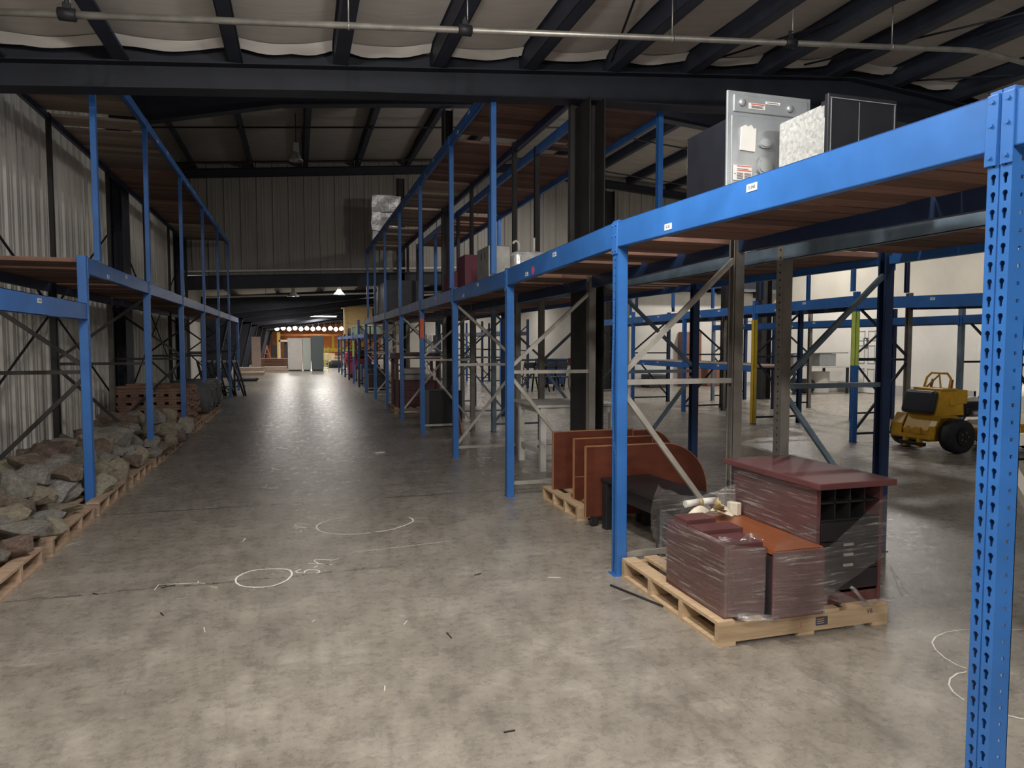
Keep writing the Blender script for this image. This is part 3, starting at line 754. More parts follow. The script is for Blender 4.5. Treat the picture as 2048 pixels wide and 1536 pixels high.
for i in range(9):
    deck(RL2, AF + 0.024, AR - 0.024, AY[i] + 0.04, AY[i + 1] - 0.04, min(az[i]) - 0.004, 'deck_wood', 0.02 if i < 2 else 0.11, 0.14, 240 + i)
for i in range(6):
    deck(RK, AF + 0.024, AR - 0.024, AU[i] + 0.04, AU[i + 1] - 0.04, 4.25, 'grey_deck_wood' if i > 1 else 'deck_wood', 0.14, 0.19, 60 + i)
for y, z, r_ in ((5.885, 2.155, 0.036), (9.6, 2.11, 0.030)):
    wobj('round_sticker', MB().lathe([(r_, -0.0015), (r_, 0)], (AF - 0.0005, y, z), 'X', 18), 'red_dot', RL2, 'round red sticker')
# --- farther, lower run of the same row
FY = [22.25, 24.75, 27.2, 29.7, 32.2, 34.7, 37.2]
RK = rack('pallet_rack', 'low pale-beamed blue rack at the far end of the right row', -1, AF, AR, FY, [1.9] + [2.3] + [1.9] * 5, [(1.80, 0.12, range(6), B, B)], [DB, DB, B], [DB], (0,), 'dark_steel', 0, False,
     0.0, {}, None, True, {2: ('lime_guard', 1.0, 1.6)})
for i in range(6): deck(RK, AF + 0.024, AR - 0.024, FY[i] + 0.04, FY[i + 1] - 0.04, 1.795, 'deck_wood', 0.1, 0.14, 80 + i)
# --- second row, back to back with it
BY = [-0.93, 1.62, 4.15, 6.72, 9.22, 11.70, 14.10, 16.60, 19.1, 21.4]
BF, BR = 4.10, 3.165
RL3 = rack('pallet_rack', 'lower tier of the blue rack standing back to back behind the aisle rack', 1, BF, BR, BY, 2.23, [(2.19, 0.10, range(9), B, 'bluegrey_paint')], [DB], ['grey_post_paint', 'bluegrey_paint'], (1, 1, 1, 1, 0), 'bluegrey_paint', (0, 1, 0, 1), False)
BU = [7.55, 9.42, 11.92, 14.42, 16.95, 19.6]
RK = rack('pallet_rack', 'upper tier of the back to back rack, with a lit blue beam', 1, BF, BR, BU, 4.22, [(4.21, 0.12, range(5), B, B)], [B], [B, 'brown_steel'], (0,), 'dark_steel', 0, False, 2.195, {}, None, False, {}, None, 0.85)
for i in range(9): deck(RL3, BR + 0.024, BF - 0.024, BY[i] + 0.04, BY[i + 1] - 0.04, 2.186, 'deck_wood', 0.1, 0.14, 100 + i)
for i in range(5): deck(RK, BR + 0.024, BF - 0.024, BU[i] + 0.04, BU[i + 1] - 0.04, 4.205, 'deck_wood', 0.1, 0.19, 120 + i)
# --- rows across the right-hand floor
CY = [6.35, 8.88, 11.38, 13.90, 16.40, 18.9]
cz = {0: (2.13, 2.20), 1: (2.24, 2.22), 2: (2.22, 2.20), 3: (2.19, 2.17), 4: (2.16, 2.15)}
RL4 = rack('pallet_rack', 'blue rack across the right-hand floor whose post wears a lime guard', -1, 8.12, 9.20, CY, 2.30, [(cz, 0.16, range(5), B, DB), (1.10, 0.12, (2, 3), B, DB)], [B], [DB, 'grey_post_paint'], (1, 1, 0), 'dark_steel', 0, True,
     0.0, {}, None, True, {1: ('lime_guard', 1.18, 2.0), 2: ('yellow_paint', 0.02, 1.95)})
RK = rack('pallet_rack', 'bare slim blue posts rising from the right-hand rack', -1, 8.12, 9.20, [6.3, 8.95, 11.2, 13.4, 14.4, 16.2, 18.6], 4.1, [], [B, B, DB], [B, DB], (0,), 'dark_steel', 0, False, 2.31, {}, None, False, {}, None, 0.75)
for i in range(2): deck(RL4, 8.15, 9.17, CY[2 + i] + 0.04, CY[3 + i] - 0.04, 1.10, 'grey_deck_wood', 0, 0.14, 150 + i)
for i in range(5): deck(RL4, 8.15, 9.17, CY[i] + 0.04, CY[i + 1] - 0.04, min(cz[i]) - 0.004, 'deck_wood', 0.15, 0.14, 160 + i)
RK = rack('pallet_rack', 'dark blue rack behind the yellow mower', -1, 10.45, 11.5, [6.6, 9.1, 11.46, 13.9, 16.4], 2.2, [(1.98, 0.13, range(4), B, DB)], [DB, 'bluegrey_paint', DB], [DB, 'grey_post_paint'], (1, 0), 'dark_steel', 0, True)
RK = rack('pallet_rack', 'blue rack far back before the white office wall', -1, 6.4, 7.4, [22.6, 25.1, 27.6, 30.1], 2.3, [(1.9, 0.13, range(3), B, DB)], [B, DB], [DB], (0,), 'dark_steel', 0, False)

# ================================================================ PALLETS
def pallet(label, cx, cy, wx=1.07, ly=1.02, mat='old_pallet_wood', rz=0.0, group=None, n=7, marks=False, st=4):
    """stringers run across the aisle, boards run along it"""
    t = thing('wooden_pallet', label, 'pallet', (cx, cy, 0), rz, group)
    r = random.Random(int(cx * 97 + cy * 31)); bw = 0.098
    for k in range(n):
        x = -wx / 2 + bw / 2 + (wx - bw) * k / (n - 1)
        j = r.uniform(-0.01, 0.01)
        obj('deck_board', MB().box((x, j, 0.117), (bw + r.uniform(-0.012, 0.01), ly, 0.018), r.uniform(-0.008, 0.008)), mat, t)
    for k in range(st):
        y = -ly / 2 + 0.02 + (ly - 0.04) * k / (st - 1)
        m = MB(); poly = [(-wx / 2, 0.018), (-wx * 0.33, 0.018), (-wx * 0.31, 0.052), (-wx * 0.14, 0.052), (-wx * 0.12, 0.018), (wx * 0.12, 0.018), (wx * 0.14, 0.052), (wx * 0.31, 0.052), (wx * 0.33, 0.018), (wx / 2, 0.018), (wx / 2, 0.108), (-wx / 2, 0.108)]
        if k in (0, st - 1): poly = [(-wx / 2, 0.018), (wx / 2, 0.018), (wx / 2, 0.108), (-wx / 2, 0.108)]
        m.prism(poly, 'XZ', y - 0.019, y + 0.019); obj('stringer', m, mat, t)
    for x in (-wx / 2 + bw / 2, 0.0, wx / 2 - bw / 2):
        obj('bottom_board', MB().box((x, 0, 0.009), (bw, ly, 0.018)), mat, t)
    return t
for y0, y1, lb in ((4.35, 5.55, 'nearly bare wooden pallet at the left edge, nearest on the left side'),
                   (5.74, 6.84, 'pallet of rocks just before the first tall blue post on the left'),
                   (6.98, 8.02, 'pallet of rocks just past the first tall blue post on the left'),
                   (8.28, 9.26, 'dark-ended pallet of rocks just before the second tall blue post on the left'),
                   (9.56, 10.46, 'pallet of rocks just past the second tall blue post on the left'),
                   (10.66, 11.66, 'last pallet of rocks before the stacked timber'),
                   (12.98, 14.2, 'pallet under the stack of reddish timber'),
                   (14.72, 15.95, 'pallet under the nearer grey rubber roll'),
                   (16.15, 17.35, 'pallet under the farther grey rubber roll')):
    pallet(lb, -2.27, (y0 + y1) / 2, 1.16 if y0 > 8 else 1.14, y1 - y0)
FP = pallet('clean yellowish pallet under the shrink-wrapped maroon furniture', 2.525, 3.595, 1.05, 1.12, 'pallet_wood', 0.0, None, 7)
FP['label'] = 'clean yellowish pallet under the shrink-wrapped maroon furniture'
# stamps on the front stringer of the clean pallet
def front_text(txt, size, x, z, mat='ink'):
    me = text_mesh(txt, size, mat, Matrix.Translation((x - 2.525, -0.5605, z)) @ Matrix.Rotation(PI / 2, 4, 'X'))
    return obj('stamped_mark', me, None, FP)
front_text('V6', 0.036, 2.93, 0.085)
front_text('J', 0.032, 2.49, 0.062, 'red_print')
m = MB(); m.box((0.095, -0.5605, 0.066), (0.075, 0.001, 0.046)); st = obj('stamped_mark', m, 'ink', FP)
m = MB()
for z in (0.055, 0.066, 0.077): m.box((0.095 - 0.008, -0.5612, z), (0.045, 0.001, 0.003))
obj('stamp_lines', m, 'pallet_wood', st)
pallet('pallet under the standing red-brown panels', 2.83, 6.05, 1.12, 0.92, 'pallet_wood')
pallet('pale pallet under the dark red hutch farther down the right rack', 2.49, 15.9, 1.04, 1.15, 'old_pallet_wood')

# ================================================================ ROCKS
def rock_mesh(seed, flat=1.0):
    r = random.Random(seed); bm = bmesh.new()
    for k in range(15):
        v = Vector((r.gauss(0, 1), r.gauss(0, 1), r.gauss(0, 1))).normalized()
        v = Vector((max(-0.72, min(0.72, v.x)), max(-0.72, min(0.72, v.y)), max(-0.68, min(0.68, v.z)))) * r.uniform(0.92, 1.08)
        bm.verts.new(v)
    h = bmesh.ops.convex_hull(bm, input=bm.verts)
    bmesh.ops.delete(bm, geom=[e for e in h['geom_interior'] if isinstance(e, bmesh.types.BMVert)], context='VERTS')
    bmesh.ops.bevel(bm, geom=bm.edges[:], offset=0.045, segments=2, affect='EDGES', profile=0.6, clamp_overlap=True)
    bmesh.ops.triangulate(bm, faces=bm.faces)
    bmesh.ops.subdivide_edges(bm, edges=[e for e in bm.edges if e.calc_length() > 0.22], cuts=3, use_grid_fill=True)
    bmesh.ops.triangulate(bm, faces=bm.faces)
    o = Vector((seed * 3.1, seed * 1.7, 0))
    for v in bm.verts:
        d = noise.noise(v.co * 1.6 + o) * 0.10 + noise.noise(v.co * 5 + o) * 0.045 + noise.noise(v.co * 13 + o) * 0.03
        v.co += v.co.normalized() * d
    xs = [max(abs(v.co[i]) for v in bm.verts) for i in range(3)]
    for v in bm.verts: v.co = Vector((v.co.x / xs[0], v.co.y / xs[1], v.co.z / xs[2])) * 0.5
    for f in bm.faces: f.smooth = True
    me = bpy.data.meshes.new('rock'); bm.to_mesh(me); bm.free()
    me.set_sharp_from_angle(angle=math.radians(24)); return me
RM = [rock_mesh(s + 3) for s in range(12)]
ROCKS=[
 (-2.00,5.95,0.49,0.24,0.20,'g','big grey-tan slab of rock at the left edge of the nearest heap'),
 (-2.25,7.05,0.44,0.34,0.20,'b','broad brown rock at the back of the nearest heap'),
 (-2.30,7.84,0.45,0.32,0.21,'r','reddish brown rock perched highest on the nearest heap'),
 (-2.40,8.56,0.45,0.23,0.15,'w','whitish rock against the wall at the top of the nearest heap'),
 (-2.20,8.13,0.36,0.17,0.23,'g','grey rock just left of the first blue post, upper row'),
 (-2.00,7.14,0.36,0.28,0.17,'b','flat-faced brown-grey rock left of the first blue post'),
 (-2.05,6.93,0.27,0.36,0.24,'w','big pale grey boulder in the middle of the nearest heap'),
 (-1.90,6.08,0.37,0.24,0.12,'t','light tan rock below the pale grey boulder'),
 (-1.95,5.87,0.35,0.19,0.13,'b','brown block below the light tan rock'),
 (-1.93,5.66,0.34,0.23,0.11,'t','tan tilted slab at the left edge above the grey slab'),
 (-1.88,6.45,0.19,0.29,0.10,'t','yellowish flat rock near the far corner of the nearest pallets'),
 (-1.82,5.97,0.23,0.26,0.10,'w','pale flat rock behind the cream rock'),
 (-1.74,5.90,0.16,0.19,0.15,'c','cream angular rock on the pallet corner by the aisle'),
 (-1.84,5.55,0.24,0.30,0.12,'g','long grey slab lying along the nearest heap'),
 (-1.78,5.30,0.20,0.16,0.12,'r','reddish brown wedge of rock on the bare pallet corner'),
 (-1.80,5.11,0.20,0.08,0.09,'g','small grey rock at the left edge on the bare pallet'),
 (-1.95,5.59,0.31,0.12,0.10,'g','dark grey rock at the left edge above the long slab'),
 (-1.95,5.80,0.24,0.15,0.08,'w','small pale rock wedged behind the long grey slab'),
 (-1.80,7.38,0.10,0.24,0.19,'c','light square-cut rock right of the first blue post'),
 (-1.90,7.98,0.16,0.31,0.19,'t','tan broken rock above the light square-cut rock'),
 (-1.78,8.04,0.12,0.21,0.24,'t','leaning tan rock above the pallet edge beyond the first post'),
 (-1.95,7.90,0.28,0.23,0.15,'t','yellow-tan rock behind the first blue post'),
 (-1.90,8.06,0.35,0.23,0.15,'g','smooth grey-green block in the second heap'),
 (-1.95,8.52,0.18,0.18,0.13,'w','small pale rock beside the smooth grey-green block'),
 (-2.00,7.91,0.39,0.14,0.16,'c','rounded cream rock touching the first blue post'),
 (-2.15,8.63,0.43,0.25,0.23,'c','cream-veined rock on top of the second heap, beside the first post'),
 (-2.10,9.09,0.41,0.45,0.29,'g','biggest craggy grey rock crowning the second heap'),
 (-1.95,8.68,0.34,0.24,0.16,'g','grey rock under the craggy crown of the second heap'),
 (-1.88,8.80,0.27,0.21,0.17,'w','white-speckled rock above the dark brown rock'),
 (-1.84,8.79,0.13,0.27,0.18,'b',"dark brown rock overhanging the second heap's pallet end"),
 (-1.74,8.83,0.21,0.17,0.25,'t','tall thin tan rock just left of the second blue post'),
 (-2.45,9.90,0.48,0.17,0.14,'b','small brown rock against the wall above the second heap'),
 (-2.30,10.45,0.52,0.49,0.17,'r','long reddish slab on top of the third heap, left of the second post'),
 (-2.25,9.97,0.45,0.37,0.15,'b','dark brown slab under the long reddish slab'),
 (-2.05,9.90,0.41,0.25,0.11,'g','thin grey rock left of the second blue post'),
 (-2.15,10.83,0.48,0.21,0.21,'c','cream rock behind the second blue post'),
 (-1.98,11.22,0.48,0.27,0.23,'w','white rock at the top of the third heap'),
 (-1.88,11.69,0.41,0.21,0.26,'t','tan upright rock right of the white rock on the third heap'),
 (-1.90,10.59,0.33,0.22,0.14,'t','tan block right of the second blue post'),
 (-1.78,11.30,0.32,0.32,0.15,'t','long tan slab on the third heap'),
 (-1.68,11.95,0.14,0.20,0.26,'c','pale upright rock at the far aisle corner of the third heap'),
 (-1.78,10.76,0.26,0.28,0.14,'t','tan flat rock in the middle of the third heap'),
 (-1.80,9.95,0.27,0.19,0.15,'g','dark grey rock right of the second blue post'),
 (-1.69,11.21,0.17,0.19,0.16,'g','small grey rock beside the pale upright rock'),
 (-1.68,10.58,0.14,0.16,0.15,'t','small tan rock low on the third heap'),
 (-1.74,9.60,0.17,0.22,0.11,'g','flat grey block on the third pallet beside the second post'),
 (-1.68,10.02,0.15,0.22,0.13,'b','dark brown rock on the third pallet edge'),
 (-1.85,9.21,0.26,0.21,0.11,'w','pale-topped block just left of the second blue post'),
 (-1.95,9.67,0.33,0.20,0.14,'g','grey rock in the hollow left of the second blue post'),
 (-1.62,10.89,0.09,0.16,0.14,'r','small reddish rock on the edge of the third pallet'),
]

def rock(x, y, z, sx, sy, sz, mat, label, k, tilt=(0, 0, 0), group=None):
    key = ('rock', k % len(RM), mat)
    def mk():
        me = RM[k % len(RM)].copy(); me.materials.append(MATS['rock_' + mat]); return me
    o = bpy.data.objects.new('rock', cached(key, mk)); COL.objects.link(o)
    o.location = (x, y, z); o.scale = (sx, sy, sz); o.rotation_euler = tilt
    return tag(o, label, 'rock', group)
rr = random.Random(5)
for k, (x, y, z, wd_, h, c, lb) in enumerate(ROCKS):
    dep = max(0.2, min(0.42, wd_ * rr.uniform(0.9, 1.2)))
    z = max(z, 0.126 + h * 0.46)
    sl = rr.uniform(-0.16, 0.16)
    # the photo shows each rock's width across the view: mostly across the aisle, a little along it
    rock(x, y, z, wd_ * 1.08, dep, h * 1.08, c, lb, k * 5 + 1, (rr.uniform(-0.15, 0.15), sl, rr.uniform(-0.45, 0.15)))
# rocks deeper in the heaps that carry the ones on top
layers = []
for y0, y1, top in ((5.0, 5.5, 0.26), (5.74, 6.84, 0.50), (6.98, 8.0, 0.62), (8.28, 9.2, 0.62), (9.56, 10.4, 0.62), (10.66, 11.6, 0.50)):
    z = 0.24; lv = 0
    while z < top:
        y = y0 + 0.16
        while y < y1:
            x = -2.02 - 0.10 * lv
            while x > -2.72 + 0.05 * lv:
                layers.append((x + rr.uniform(-0.04, 0.04), y + rr.uniform(-0.05, 0.05), z)); x -= 0.34
            y += 0.36
        z += 0.19; lv += 1
for k, (x, y, z) in enumerate(layers):
    if any((x - a) ** 2 + (y - b) ** 2 + (z - c_) ** 2 < 0.014 for a, b, c_, *_ in ROCKS): continue
    hp = 'nearest' if y < 6.9 else ('second' if y < 9.3 else 'third')
    rock(x, y, z - 0.03, 0.29, 0.32, 0.21, 'gbtgbr'[rr.randrange(6)], 'half-hidden fieldstone inside the %s heap of rocks by the left wall' % hp, k * 7 + 2,
         (rr.uniform(-0.2, 0.2), rr.uniform(-0.2, 0.2), rr.uniform(-3, 3)), 'half-hidden rocks inside the %s heap' % hp)

# ================================================================ TIMBER AND ROLLS ON THE LEFT
def board_mesh(l): return cached(('board', l), lambda: MB().box((0, 0, 0), (l, 0.135, 0.042)).mesh('timber_board', 'timber_red'))
def board_mesh2(l): return cached(('boardy', l), lambda: MB().box((0, 0, 0), (0.12, l, 0.042)).mesh('timber_board', 'timber_red'))
z = 0.126 + 0.023; lay = 0
while z < 0.74:
    if lay % 3 != 2:
        for k in range(8):
            if lay > 11 and k > 5: continue
            o = obj('timber_board', board_mesh(1.1), None, None, (-2.30 + rr.uniform(-0.05, 0.05), 13.09 + k * 0.14 + rr.uniform(-0.006, 0.006), z))
            o.rotation_euler = (0, 0, rr.uniform(-0.03, 0.03))
            tag(o, 'reddish sawn board stacked across the timber pallet by the left wall', 'timber board', 'sawn boards on the timber pallet')
    else:
        for k in range(6):
            o = obj('timber_board', board_mesh2(1.16), None, None, (-2.78 + k * 0.19 + rr.uniform(-0.008, 0.008), 13.58 + rr.uniform(-0.02, 0.02), z))
            tag(o, 'reddish sawn board laid lengthwise in the timber stack by the left wall', 'timber board', 'lengthwise boards in the timber stack')
    z += 0.045; lay += 1
for k, (x, y, a) in enumerate(((-2.55, 13.3, 0.25), (-2.2, 13.75, -0.18), (-2.45, 13.95, 0.1))):
    o = obj('timber_board', board_mesh(0.9), None, None, (x, y, z + 0.0)); o.rotation_euler = (0, 0, a)
    tag(o, ['loose skewed board on top of the timber stack, nearest the camera', 'loose board on top of the timber stack, nearest the aisle', 'loose board on top of the timber stack, farthest back'][k], 'timber board')
def roll(cx, cy, label, r0=0.36, L=0.95):
    t = thing('rubber_roll', label, 'roll', (cx, cy, 0.126 + r0 * 0.86), 0)
    def ring(a, b, off): return [(a, -L / 2 + off), (b, -L / 2 + off), (b, L / 2 - off * 0.3), (a, L / 2 - off * 0.3)]
    rads = [(0.30, 0.36, 0.05), (0.235, 0.295, 0.02), (0.17, 0.23, 0.0), (0.10, 0.165, 0.03)]
    for a, b, off in rads:
        m = MB(); n = 28
        prof = [(a, -L / 2 + off), (b - 0.012, -L / 2 + off), (b, -L / 2 + off + 0.015), (b, L / 2 - off), (a, L / 2 - off)]
        R_ = [[m.bm.verts.new((h, 0.94 * q * math.cos(2 * PI * k / n), 0.86 * q * math.sin(2 * PI * k / n))) for k in range(n)] for q, h in prof]
        for A, Bq in zip(R_, R_[1:] + R_[:1]):
            for k in range(n):
                f = m.bm.faces.new((A[k], A[(k + 1) % n], Bq[(k + 1) % n], Bq[k])); f.smooth = True
        obj('coil_layer', m, 'grey_rubber', t)
    return t
roll(-2.12, 15.2, 'grey rubber roll with a hollow core, nearer of two on pallets')
roll(-2.10, 16.0, 'grey rubber roll behind the one with the hollow core showing', 0.36, 0.9)
roll(-2.08, 16.75, 'grey rubber roll farthest from the camera, rounded end showing', 0.36, 0.9)

# rack of black steel frames leaning under a white bar, end of the left row
t = thing('display_rail', 'white-topped rail holding black steel frames at the end of left rack', 'frame rack', (-2.2, 22.2, 0))
obj('top_rail', MB().box((0, 0, 0.98), (1.0, 0.3, 0.05)), 'white_paint', t)
for x in (-0.42, 0.42):
    for y in (-0.1, 0.1): obj('leg', MB().box((x, y, 0.478), (0.04, 0.04, 0.955)), 'black_iron', t)
for k in range(9):
    x = -2.72 + k * 0.13
    a = thing('welded_stand', 'black welded frame leaning on the white-topped rail', 'metal frame', (x, 21.9, 0), 0, 'black frames leaning on the white-topped rail')
    dx = 0.32 if k % 2 else 0.24
    m = MB().tube([(dx, -0.22, 0.02), (0, -0.02, 1.02)], 0.018, 6).tube([(dx + 0.02, -0.62, 0.02), (0.02, -0.42, 1.02)], 0.018, 6)
    obj('side_tube', m, 'black_iron', a)
    obj('cross_tube', MB().tube([(0.22, -0.2, 0.3), (0.24, -0.58, 0.3)], 0.014, 6).tube([(0, -0.02, 1.0), (0.02, -0.42, 1.0)], 0.016, 6), 'black_iron', a)

# ================================================================ FURNITURE UNDER THE RIGHT RACK
# maroon hutch cabinet on the clean pallet
zb = 0.126
cb = thing('drawer_cabinet', 'tall maroon cabinet with cubbyholes and dark drawers on the clean pallet', 'cabinet', (2.82, 3.45, zb))
m = MB(); X0, X1, Y0, Y1, ZT = 2.605, 3.03, 3.07, 3.84, 0.765
m.b2(X0, X0 + 0.02, Y0, Y1, zb, ZT).b2(X1 - 0.02, X1, Y0, Y1, zb, ZT).b2(X0, X1, Y1 - 0.015, Y1, zb, ZT).b2(X0, X1, Y0 + 0.01, Y1, zb + 0.06, zb + 0.08)
m.b2(X0, X1, Y0 + 0.01, Y0 + 0.03, zb, zb + 0.075)
wobj('carcass', m, 'maroon_laminate', cb)
wobj('top', MB().box((2.82, 3.45, 0.782), (0.50, 0.87, 0.034), 0, 0.004), 'maroon_laminate', cb)
m = MB()
for k in (1, 2, 3): m.b2(X0 + 0.02 + k * 0.0963 - 0.004, X0 + 0.02 + k * 0.0963 + 0.004, Y0 + 0.005, Y1 - 0.02, 0.585, 0.765)
for z in (0.68, 0.585): m.b2(X0 + 0.02, X1 - 0.02, Y0 + 0.005, Y1 - 0.02, z - 0.005, z + 0.005)
wobj('cubby_divider', m, 'drawer_dark', cb)  # dividers and back coloured dark to imitate the cubbies' shaded inside
wobj('cubby_back', MB().b2(X0 + 0.02, X1 - 0.02, Y0 + 0.25, Y0 + 0.26, 0.585, 0.765), 'drawer_dark', cb)
for k, (z0, z1) in enumerate(((0.475, 0.578), (0.395, 0.470), (0.315, 0.390), (0.21, 0.310))):
    d = wobj('drawer', MB().b2(X0 + 0.024, X1 - 0.024, Y0 - 0.004, Y0 + 0.3, z0, z1, 0.003), 'drawer_dark', cb)
    zc = [None, 0.452, 0.397, 0.340][k]
    if zc: wobj('pull', MB().b2(2.775, 2.835, Y0 - 0.012, Y0 - 0.003, zc - 0.007, zc + 0.007, 0.002), 'chrome', d, 'pale metal pull')
# low desk unit in front of it
dk = thing('desk_unit', 'low maroon desk unit with brown top, wrapped in film on the pallet', 'desk', (2.3, 3.4, zb))
wobj('side_panel', MB().b2(2.05, 2.068, 3.07, 3.66, zb, 0.50), 'maroon_laminate', dk)
wobj('front_panel', MB().b2(2.07, 2.30, 3.07, 3.088, zb, 0.475), 'maroon_laminate', dk)
wobj('end_panel', MB().b2(2.285, 2.59, 2.99, 3.008, zb, 0.468), 'maroon_laminate', dk)
wobj('gap_panel', MB().b2(2.285, 2.30, 3.01, 3.068, zb, 0.44), 'drawer_dark', dk)  # panel coloured near black to imitate a dark gap
wobj('desktop', MB().b2(2.30, 2.598, 3.012, 3.84, 0.448, 0.472), 'desk_laminate', dk)
wobj('back_panel', MB().b2(2.07, 2.598, 3.66, 3.68, zb, 0.47), 'maroon_laminate', dk)
for k, (x0, x1, y0, y1, z0, z1, lb) in enumerate((
    (2.072, 2.296, 3.10, 3.30, 0.40, 0.497, 'maroon laminate board lying on the desk unit, nearest the camera'),
    (2.072, 2.33, 3.32, 3.46, 0.474, 0.515, 'maroon laminate board on the desk unit, middle of three'),
    (2.072, 2.26, 3.48, 3.62, 0.474, 0.535, 'maroon laminate board on the desk unit, nearest the cream ornament'))):
    solo('laminate_board', MB().b2(x0, x1, y0, y1, z0, z1, 0.002), 'maroon_laminate', lb, 'board', ((x0 + x1) / 2, (y0 + y1) / 2, z0))
# cream ornament with a flower, bow and tubes
t = thing('table_ornament', 'cream cloth bow with a tan flower behind the maroon boards', 'ornament', (2.36, 3.72, 0.474))
m = MB()
for s in (-1, 1):
    def petal(u, v, s=s):
        a = (u - 0.5) * 1.5; L = 0.16 * v
        return (s * L * math.cos(a) * 1.0, L * math.sin(a) * 0.5 - 0.02, 0.045 + 0.05 * math.sin(PI * v) * math.cos(a * 2) - 0.03 * v)
    m.grid(petal, 8, 8)
obj('bow_loop', m, 'cloth_cream', t)
m = MB(); r5 = random.Random(9)
for k in range(46):
    a, b, L = r5.uniform(0, 2 * PI), r5.uniform(-0.3, 1.4), r5.uniform(0.035, 0.075)
    e = Vector((L * math.cos(a) * math.cos(b), L * math.sin(a) * math.cos(b), L * math.sin(b)))
    n_ = e.cross(Vector((0.3, 0.5, 1))).normalized() * 0.012
    c0 = Vector((0.03, -0.06, 0.06)); m.quad(c0, c0 + e * 0.6 + n_, c0 + e, c0 + e * 0.6 - n_)
obj('flower', m, 'flower_tan', t)
obj('roll_tube', MB().tube([(-0.12, 0.06, 0.075), (-0.02, 0.07, 0.08)], 0.022, 12).tube([(0.0, 0.07, 0.08), (0.10, 0.08, 0.08)], 0.022, 12), 'white_paint', t)
obj('band', MB().tube([(-0.02, 0.07, 0.08), (0.0, 0.07, 0.08)], 0.0235, 12), 'flower_tan', t)
solo('paper_block', MB().box((2.555, 3.74, 0.512), (0.04, 0.08, 0.076), 0.3, 0.003), 'cloth_cream', 'small cream block standing against the maroon cabinet', 'block', (2.555, 3.74, 0.474))

# stretch film around the load
sw = thing('stretch_film', 'clear stretch film wound around the maroon furniture on the pallet', 'plastic wrap', (2.5, 3.4, zb))
def film(fn, nu=44, nv=30, amp=0.004, name='film_panel'):
    m = MB()
    def f(u, v):
        p = Vector(fn(u, v)); n_ = noise.noise(p * 9) * amp + noise.noise(Vector((p.x * 4, p.y * 4, p.z * 60))) * amp * 0.8
        return p + Vector((n_, n_, 0))
    m.grid(f, nu, nv); return wobj(name, m, 'stretch_film', sw)
def lerp(a, b, t): return a + (b - a) * t
film(lambda u, v: (2.036 - 0.01 * math.sin(PI * u), lerp(3.72, 3.055, u), lerp(0.17 - 0.03 * u, 0.525 + 0.025 * (1 - u), v)))          # aisle side
film(lambda u, v: (lerp(2.036, 2.275, u), lerp(3.055, 3.045, u), lerp(0.14, 0.52 - 0.04 * u, v)))                                           # front left
film(lambda u, v: (lerp(2.275, 2.60, u), lerp(2.985, 2.975, u), lerp(0.135, 0.478, v)), amp=0.003)                                         # end panel
film(lambda u, v: (lerp(2.60, 3.045, u), lerp(2.975, 3.05, u), lerp(0.22 + 0.16 * u, 0.478 + 0.24 * u, v)), 40, 24, 0.006)                  # pulled across to the drawers
film(lambda u, v: (lerp(2.30, 2.60, u), lerp(3.0, 3.045, u), lerp(0.475, lerp(0.51, 0.62, u), v)), 20, 16, 0.008)
film(lambda u, v: (2.592, lerp(3.84, 3.06, u), lerp(0.48, 0.77, v)), 30, 16, 0.003)                                                          # cabinet side
film(lambda u, v: (3.05, lerp(3.06, 3.84, u), lerp(0.20, 0.70, v)), 20, 16, 0.004)
film(lambda u, v: (lerp(2.05, 2.30, u), lerp(3.06, 3.16, v), 0.515 + 0.02 * math.sin(9 * u) * v + 0.012 * noise.noise((u * 9, v * 9, 2))), 20, 10, 0.006)   # folded over the boards
def sag(u, v):   # loose bag behind the boards
    x = lerp(2.03, 2.56, u); y = 3.72 + 0.05 * math.sin(PI * u) + 0.02 * v
    return (x - 0.05 * (1 - u) * math.sin(PI * v), y, lerp(0.30, 0.66 - 0.08 * math.sin(PI * u) + 0.03 * (1 - u), v) + 0.02 * noise.noise((u * 6, v * 6, 1)))
film(sag, 36, 22, 0.016)
def bunch(p, q, r0, r1, seed):
    m = MB(); p, q = Vector(p), Vector(q)
    def f(u, v):
        a = 2 * PI * v; r_ = lerp(r0, r1, u) * (1 + 0.5 * noise.noise((u * 5 + seed, math.cos(a) * 2, math.sin(a) * 2)))
        d = (q - p).normalized(); s1 = d.cross(Vector((0, 0, 1))).normalized(); s2 = s1.cross(d)
        return p.lerp(q, u) + s1 * r_ * math.cos(a) * 1.4 + s2 * r_ * 0.6 * math.sin(a)
    m.grid(f, 16, 14); return wobj('film_tail', m, 'stretch_film', sw)
bunch((2.60, 2.97, 0.24), (2.83, 2.985, 0.155), 0.05, 0.015, 1)
bunch((2.83, 2.985, 0.155), (3.04, 3.0, 0.155), 0.022, 0.016, 2); bunch((2.86, 2.99, 0.15), (2.80, 3.02, 0.23), 0.012, 0.022, 3)
bunch((3.06, 3.04, 0.32), (3.13, 3.0, 0.16), 0.008, 0.03, 4); bunch((2.09, 3.035, 0.15), (2.30, 2.97, 0.14), 0.03, 0.02, 5)

